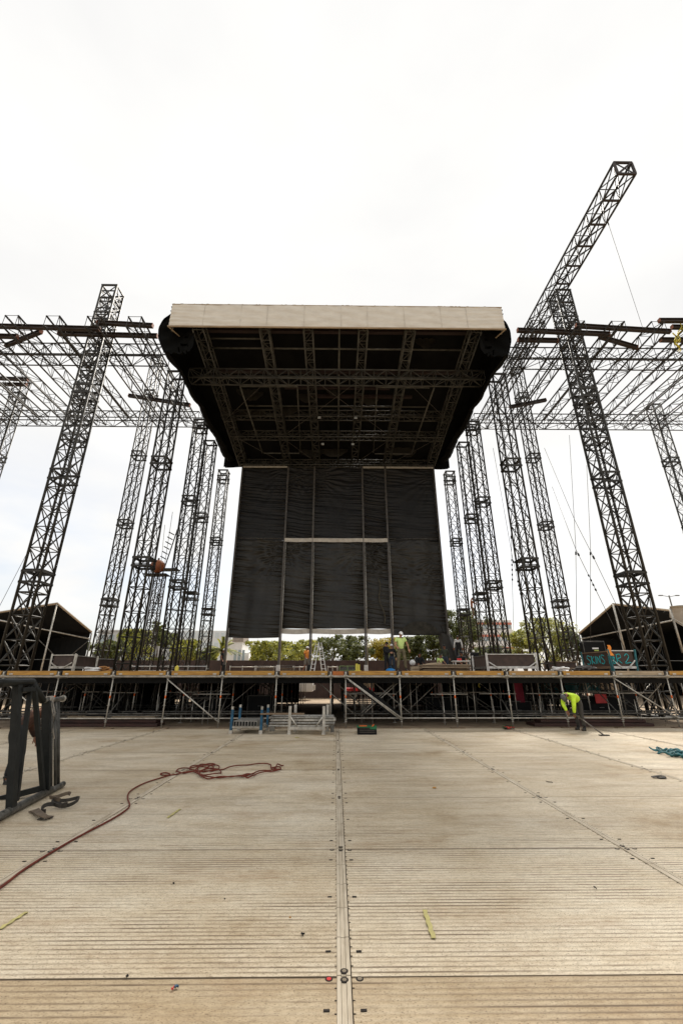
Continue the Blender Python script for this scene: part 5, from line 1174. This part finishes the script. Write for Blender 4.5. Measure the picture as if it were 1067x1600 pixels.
def tree(px, top, wpx, Y, leaf, label, seed, dens=1.0, sparse=False):
    c = at(px, 1050, Y); hgt = at(px, top, Y).z; w = wpx*Y/707*1.12; rg = random.Random(seed)
    o = thing('tree', label, 'tree', (c.x, Y, G0), group='trees behind the stage'); tm = MB(); cm = MB()
    th = hgt*.30; tm.tube((0, 0, 0), (.15*rg.uniform(-1, 1), 0, th), w*.030+.06, 8, w*.022+.04); nb = 9; ctr = []
    for k in range(nb):
        a = 2*math.pi*k/nb+rg.uniform(-.3, .3); e = rg.uniform(.25, 1); rr_ = w*.5*rg.uniform(.45, .85)
        tip = Vector((math.cos(a)*rr_*(1-.45*e), math.sin(a)*rr_*(1-.45*e), th+(hgt-th)*(.25+.62*e))); md = Vector((tip.x*.4, tip.y*.4, th+(tip.z-th)*.45))
        tm.tube((0, 0, th*.9), md, w*.014+.03, 6, w*.009+.02); tm.tube(md, tip, w*.009+.02, 5, .015); ctr.append((tip, w*.17*rg.uniform(.7, 1.25)))
        for q in range(3): t2 = tip+Vector((rg.gauss(0, w*.13), rg.gauss(0, w*.13), rg.gauss(.1, .10)*w)); tm.tube(md.lerp(tip, .5+.15*q), t2, .02, 4, .008); ctr.append((t2, w*rg.uniform(.07, .15)))
    for k in range(7): ctr.append((Vector((rg.uniform(-.33, .33)*w, rg.uniform(-.33, .33)*w, th+(hgt-th)*rg.uniform(.15, .7))), w*.15))
    N = int(4200*dens*(.45 if sparse else 1)/len(ctr)); ls = max(.09, Y*.0033)
    for (c0, r0) in ctr:
        for q in range(N):
            d = Vector((rg.gauss(0, 1), rg.gauss(0, 1), rg.gauss(0, .8))); d = d.normalized()*r0*rg.random()**.45; p = c0+d
            if p.z > hgt: p.z = hgt-rg.random()*.3
            if p.z < .7: p.z = .7+rg.random()
            u = Vector((rg.gauss(0, 1), rg.gauss(0, 1), rg.gauss(0, 1))).normalized(); v = u.orthogonal().normalized(); s = ls*rg.uniform(.6, 1.3)
            cm.add([p-u*s, p+v*s*.5, p+u*s, p-v*s*.5], [(0, 1, 2, 3)])
    tm.build('trunk', BARK, o); cm.build('crown', leaf, o)
tree(165, 995, 44, 52, LD, 'dark green tree between the left canopy and the slim rear tower', 1)
tree(205, 983, 60, 56, LG, 'light green tree behind the left front roof tower', 2)
tree(243, 972, 40, 50, LD, 'thin sparse tree left of the rusty mast', 3, 1, True)
tree(285, 1000, 60, 60, LG, 'low green tree behind the left roof towers', 4)
tree(322, 1012, 34, 60, LD, 'low dark tree left of the palm', 5)
tree(413, 1003, 62, 58, LG, 'light green round tree right of the white building', 6)
tree(452, 1003, 58, 60, LG, 'light green tree behind the second screen pole', 7)
tree(480, 1000, 40, 63, LG, 'light green tree behind the orange vested man', 17)
tree(515, 996, 60, 52, LD, 'dark green tree behind the stepladder', 8, 1, True)
tree(550, 994, 60, 54, LD, 'dark green tree behind the fourth screen pole', 9)
tree(596, 996, 56, 56, LY, 'yellow leaved tree left of the green shirted man', 10)
tree(640, 996, 66, 50, LD, 'dark tree behind the green shirted man and the ball lamp', 11, 1.3)
tree(682, 994, 70, 50, LD, 'dark tree behind the man in the olive jacket', 12, 1.3)
tree(726, 955, 84, 46, LD, 'tall dark tree right of the screen, below the shirtless climber', 13, 1.6)
tree(822, 985, 52, 56, LG, 'light green tree left of the front right roof tower', 14)
tree(868, 966, 78, 50, LG, 'wide green tree between the right towers and the right canopy', 15, 1.2)
tree(900, 978, 40, 48, LD, 'dark green tree at the left side of the right canopy', 16)
tree(775, 1010, 60, 60, LD, 'low dark tree behind the right roof towers', 18)
# palm
p = at(345, 1050, 55); hp_ = at(345, 1016, 55).z; o = thing('palm_tree', 'palm tree left of the white building', 'palm', (p.x, 55, G0))
m = MB(); m.tube((0, 0, 0), (0, 0, hp_), .28, 10, .22)
for k in range(12): m.tube((0, 0, hp_*k/12), (0, 0, hp_*k/12+.1), .31, 10, .27)
m.build('trunk', BARK, o)
for k in range(26):
    rg = random.Random(k); a = k*2.4; e = rg.uniform(-.2, 1.35); L_ = rg.uniform(1.7, 2.5); m = MB(); pts = []
    for i in range(9): t = i/8; pts.append(Vector((math.cos(a)*math.cos(e)*L_*t, math.sin(a)*math.cos(e)*L_*t, hp_+math.sin(e)*L_*t-.75*t*t)))
    m.path(pts, .025, 4)
    for i in range(1, 9):
        for j in range(3):
            b = pts[i-1].lerp(pts[i], j/3); d = (pts[i]-pts[i-1]).normalized(); s = d.cross(Vector((0, 0, 1))).normalized()
            for sg in (-1, 1): tp = b+s*sg*.42*(1-.5*i/9)+d*.22-Vector((0, 0, .12)); m.add([b-d*.03, tp, b+d*.06], [(0, 1, 2)])
    m.build('frond', LD if k % 2 else LG, o)
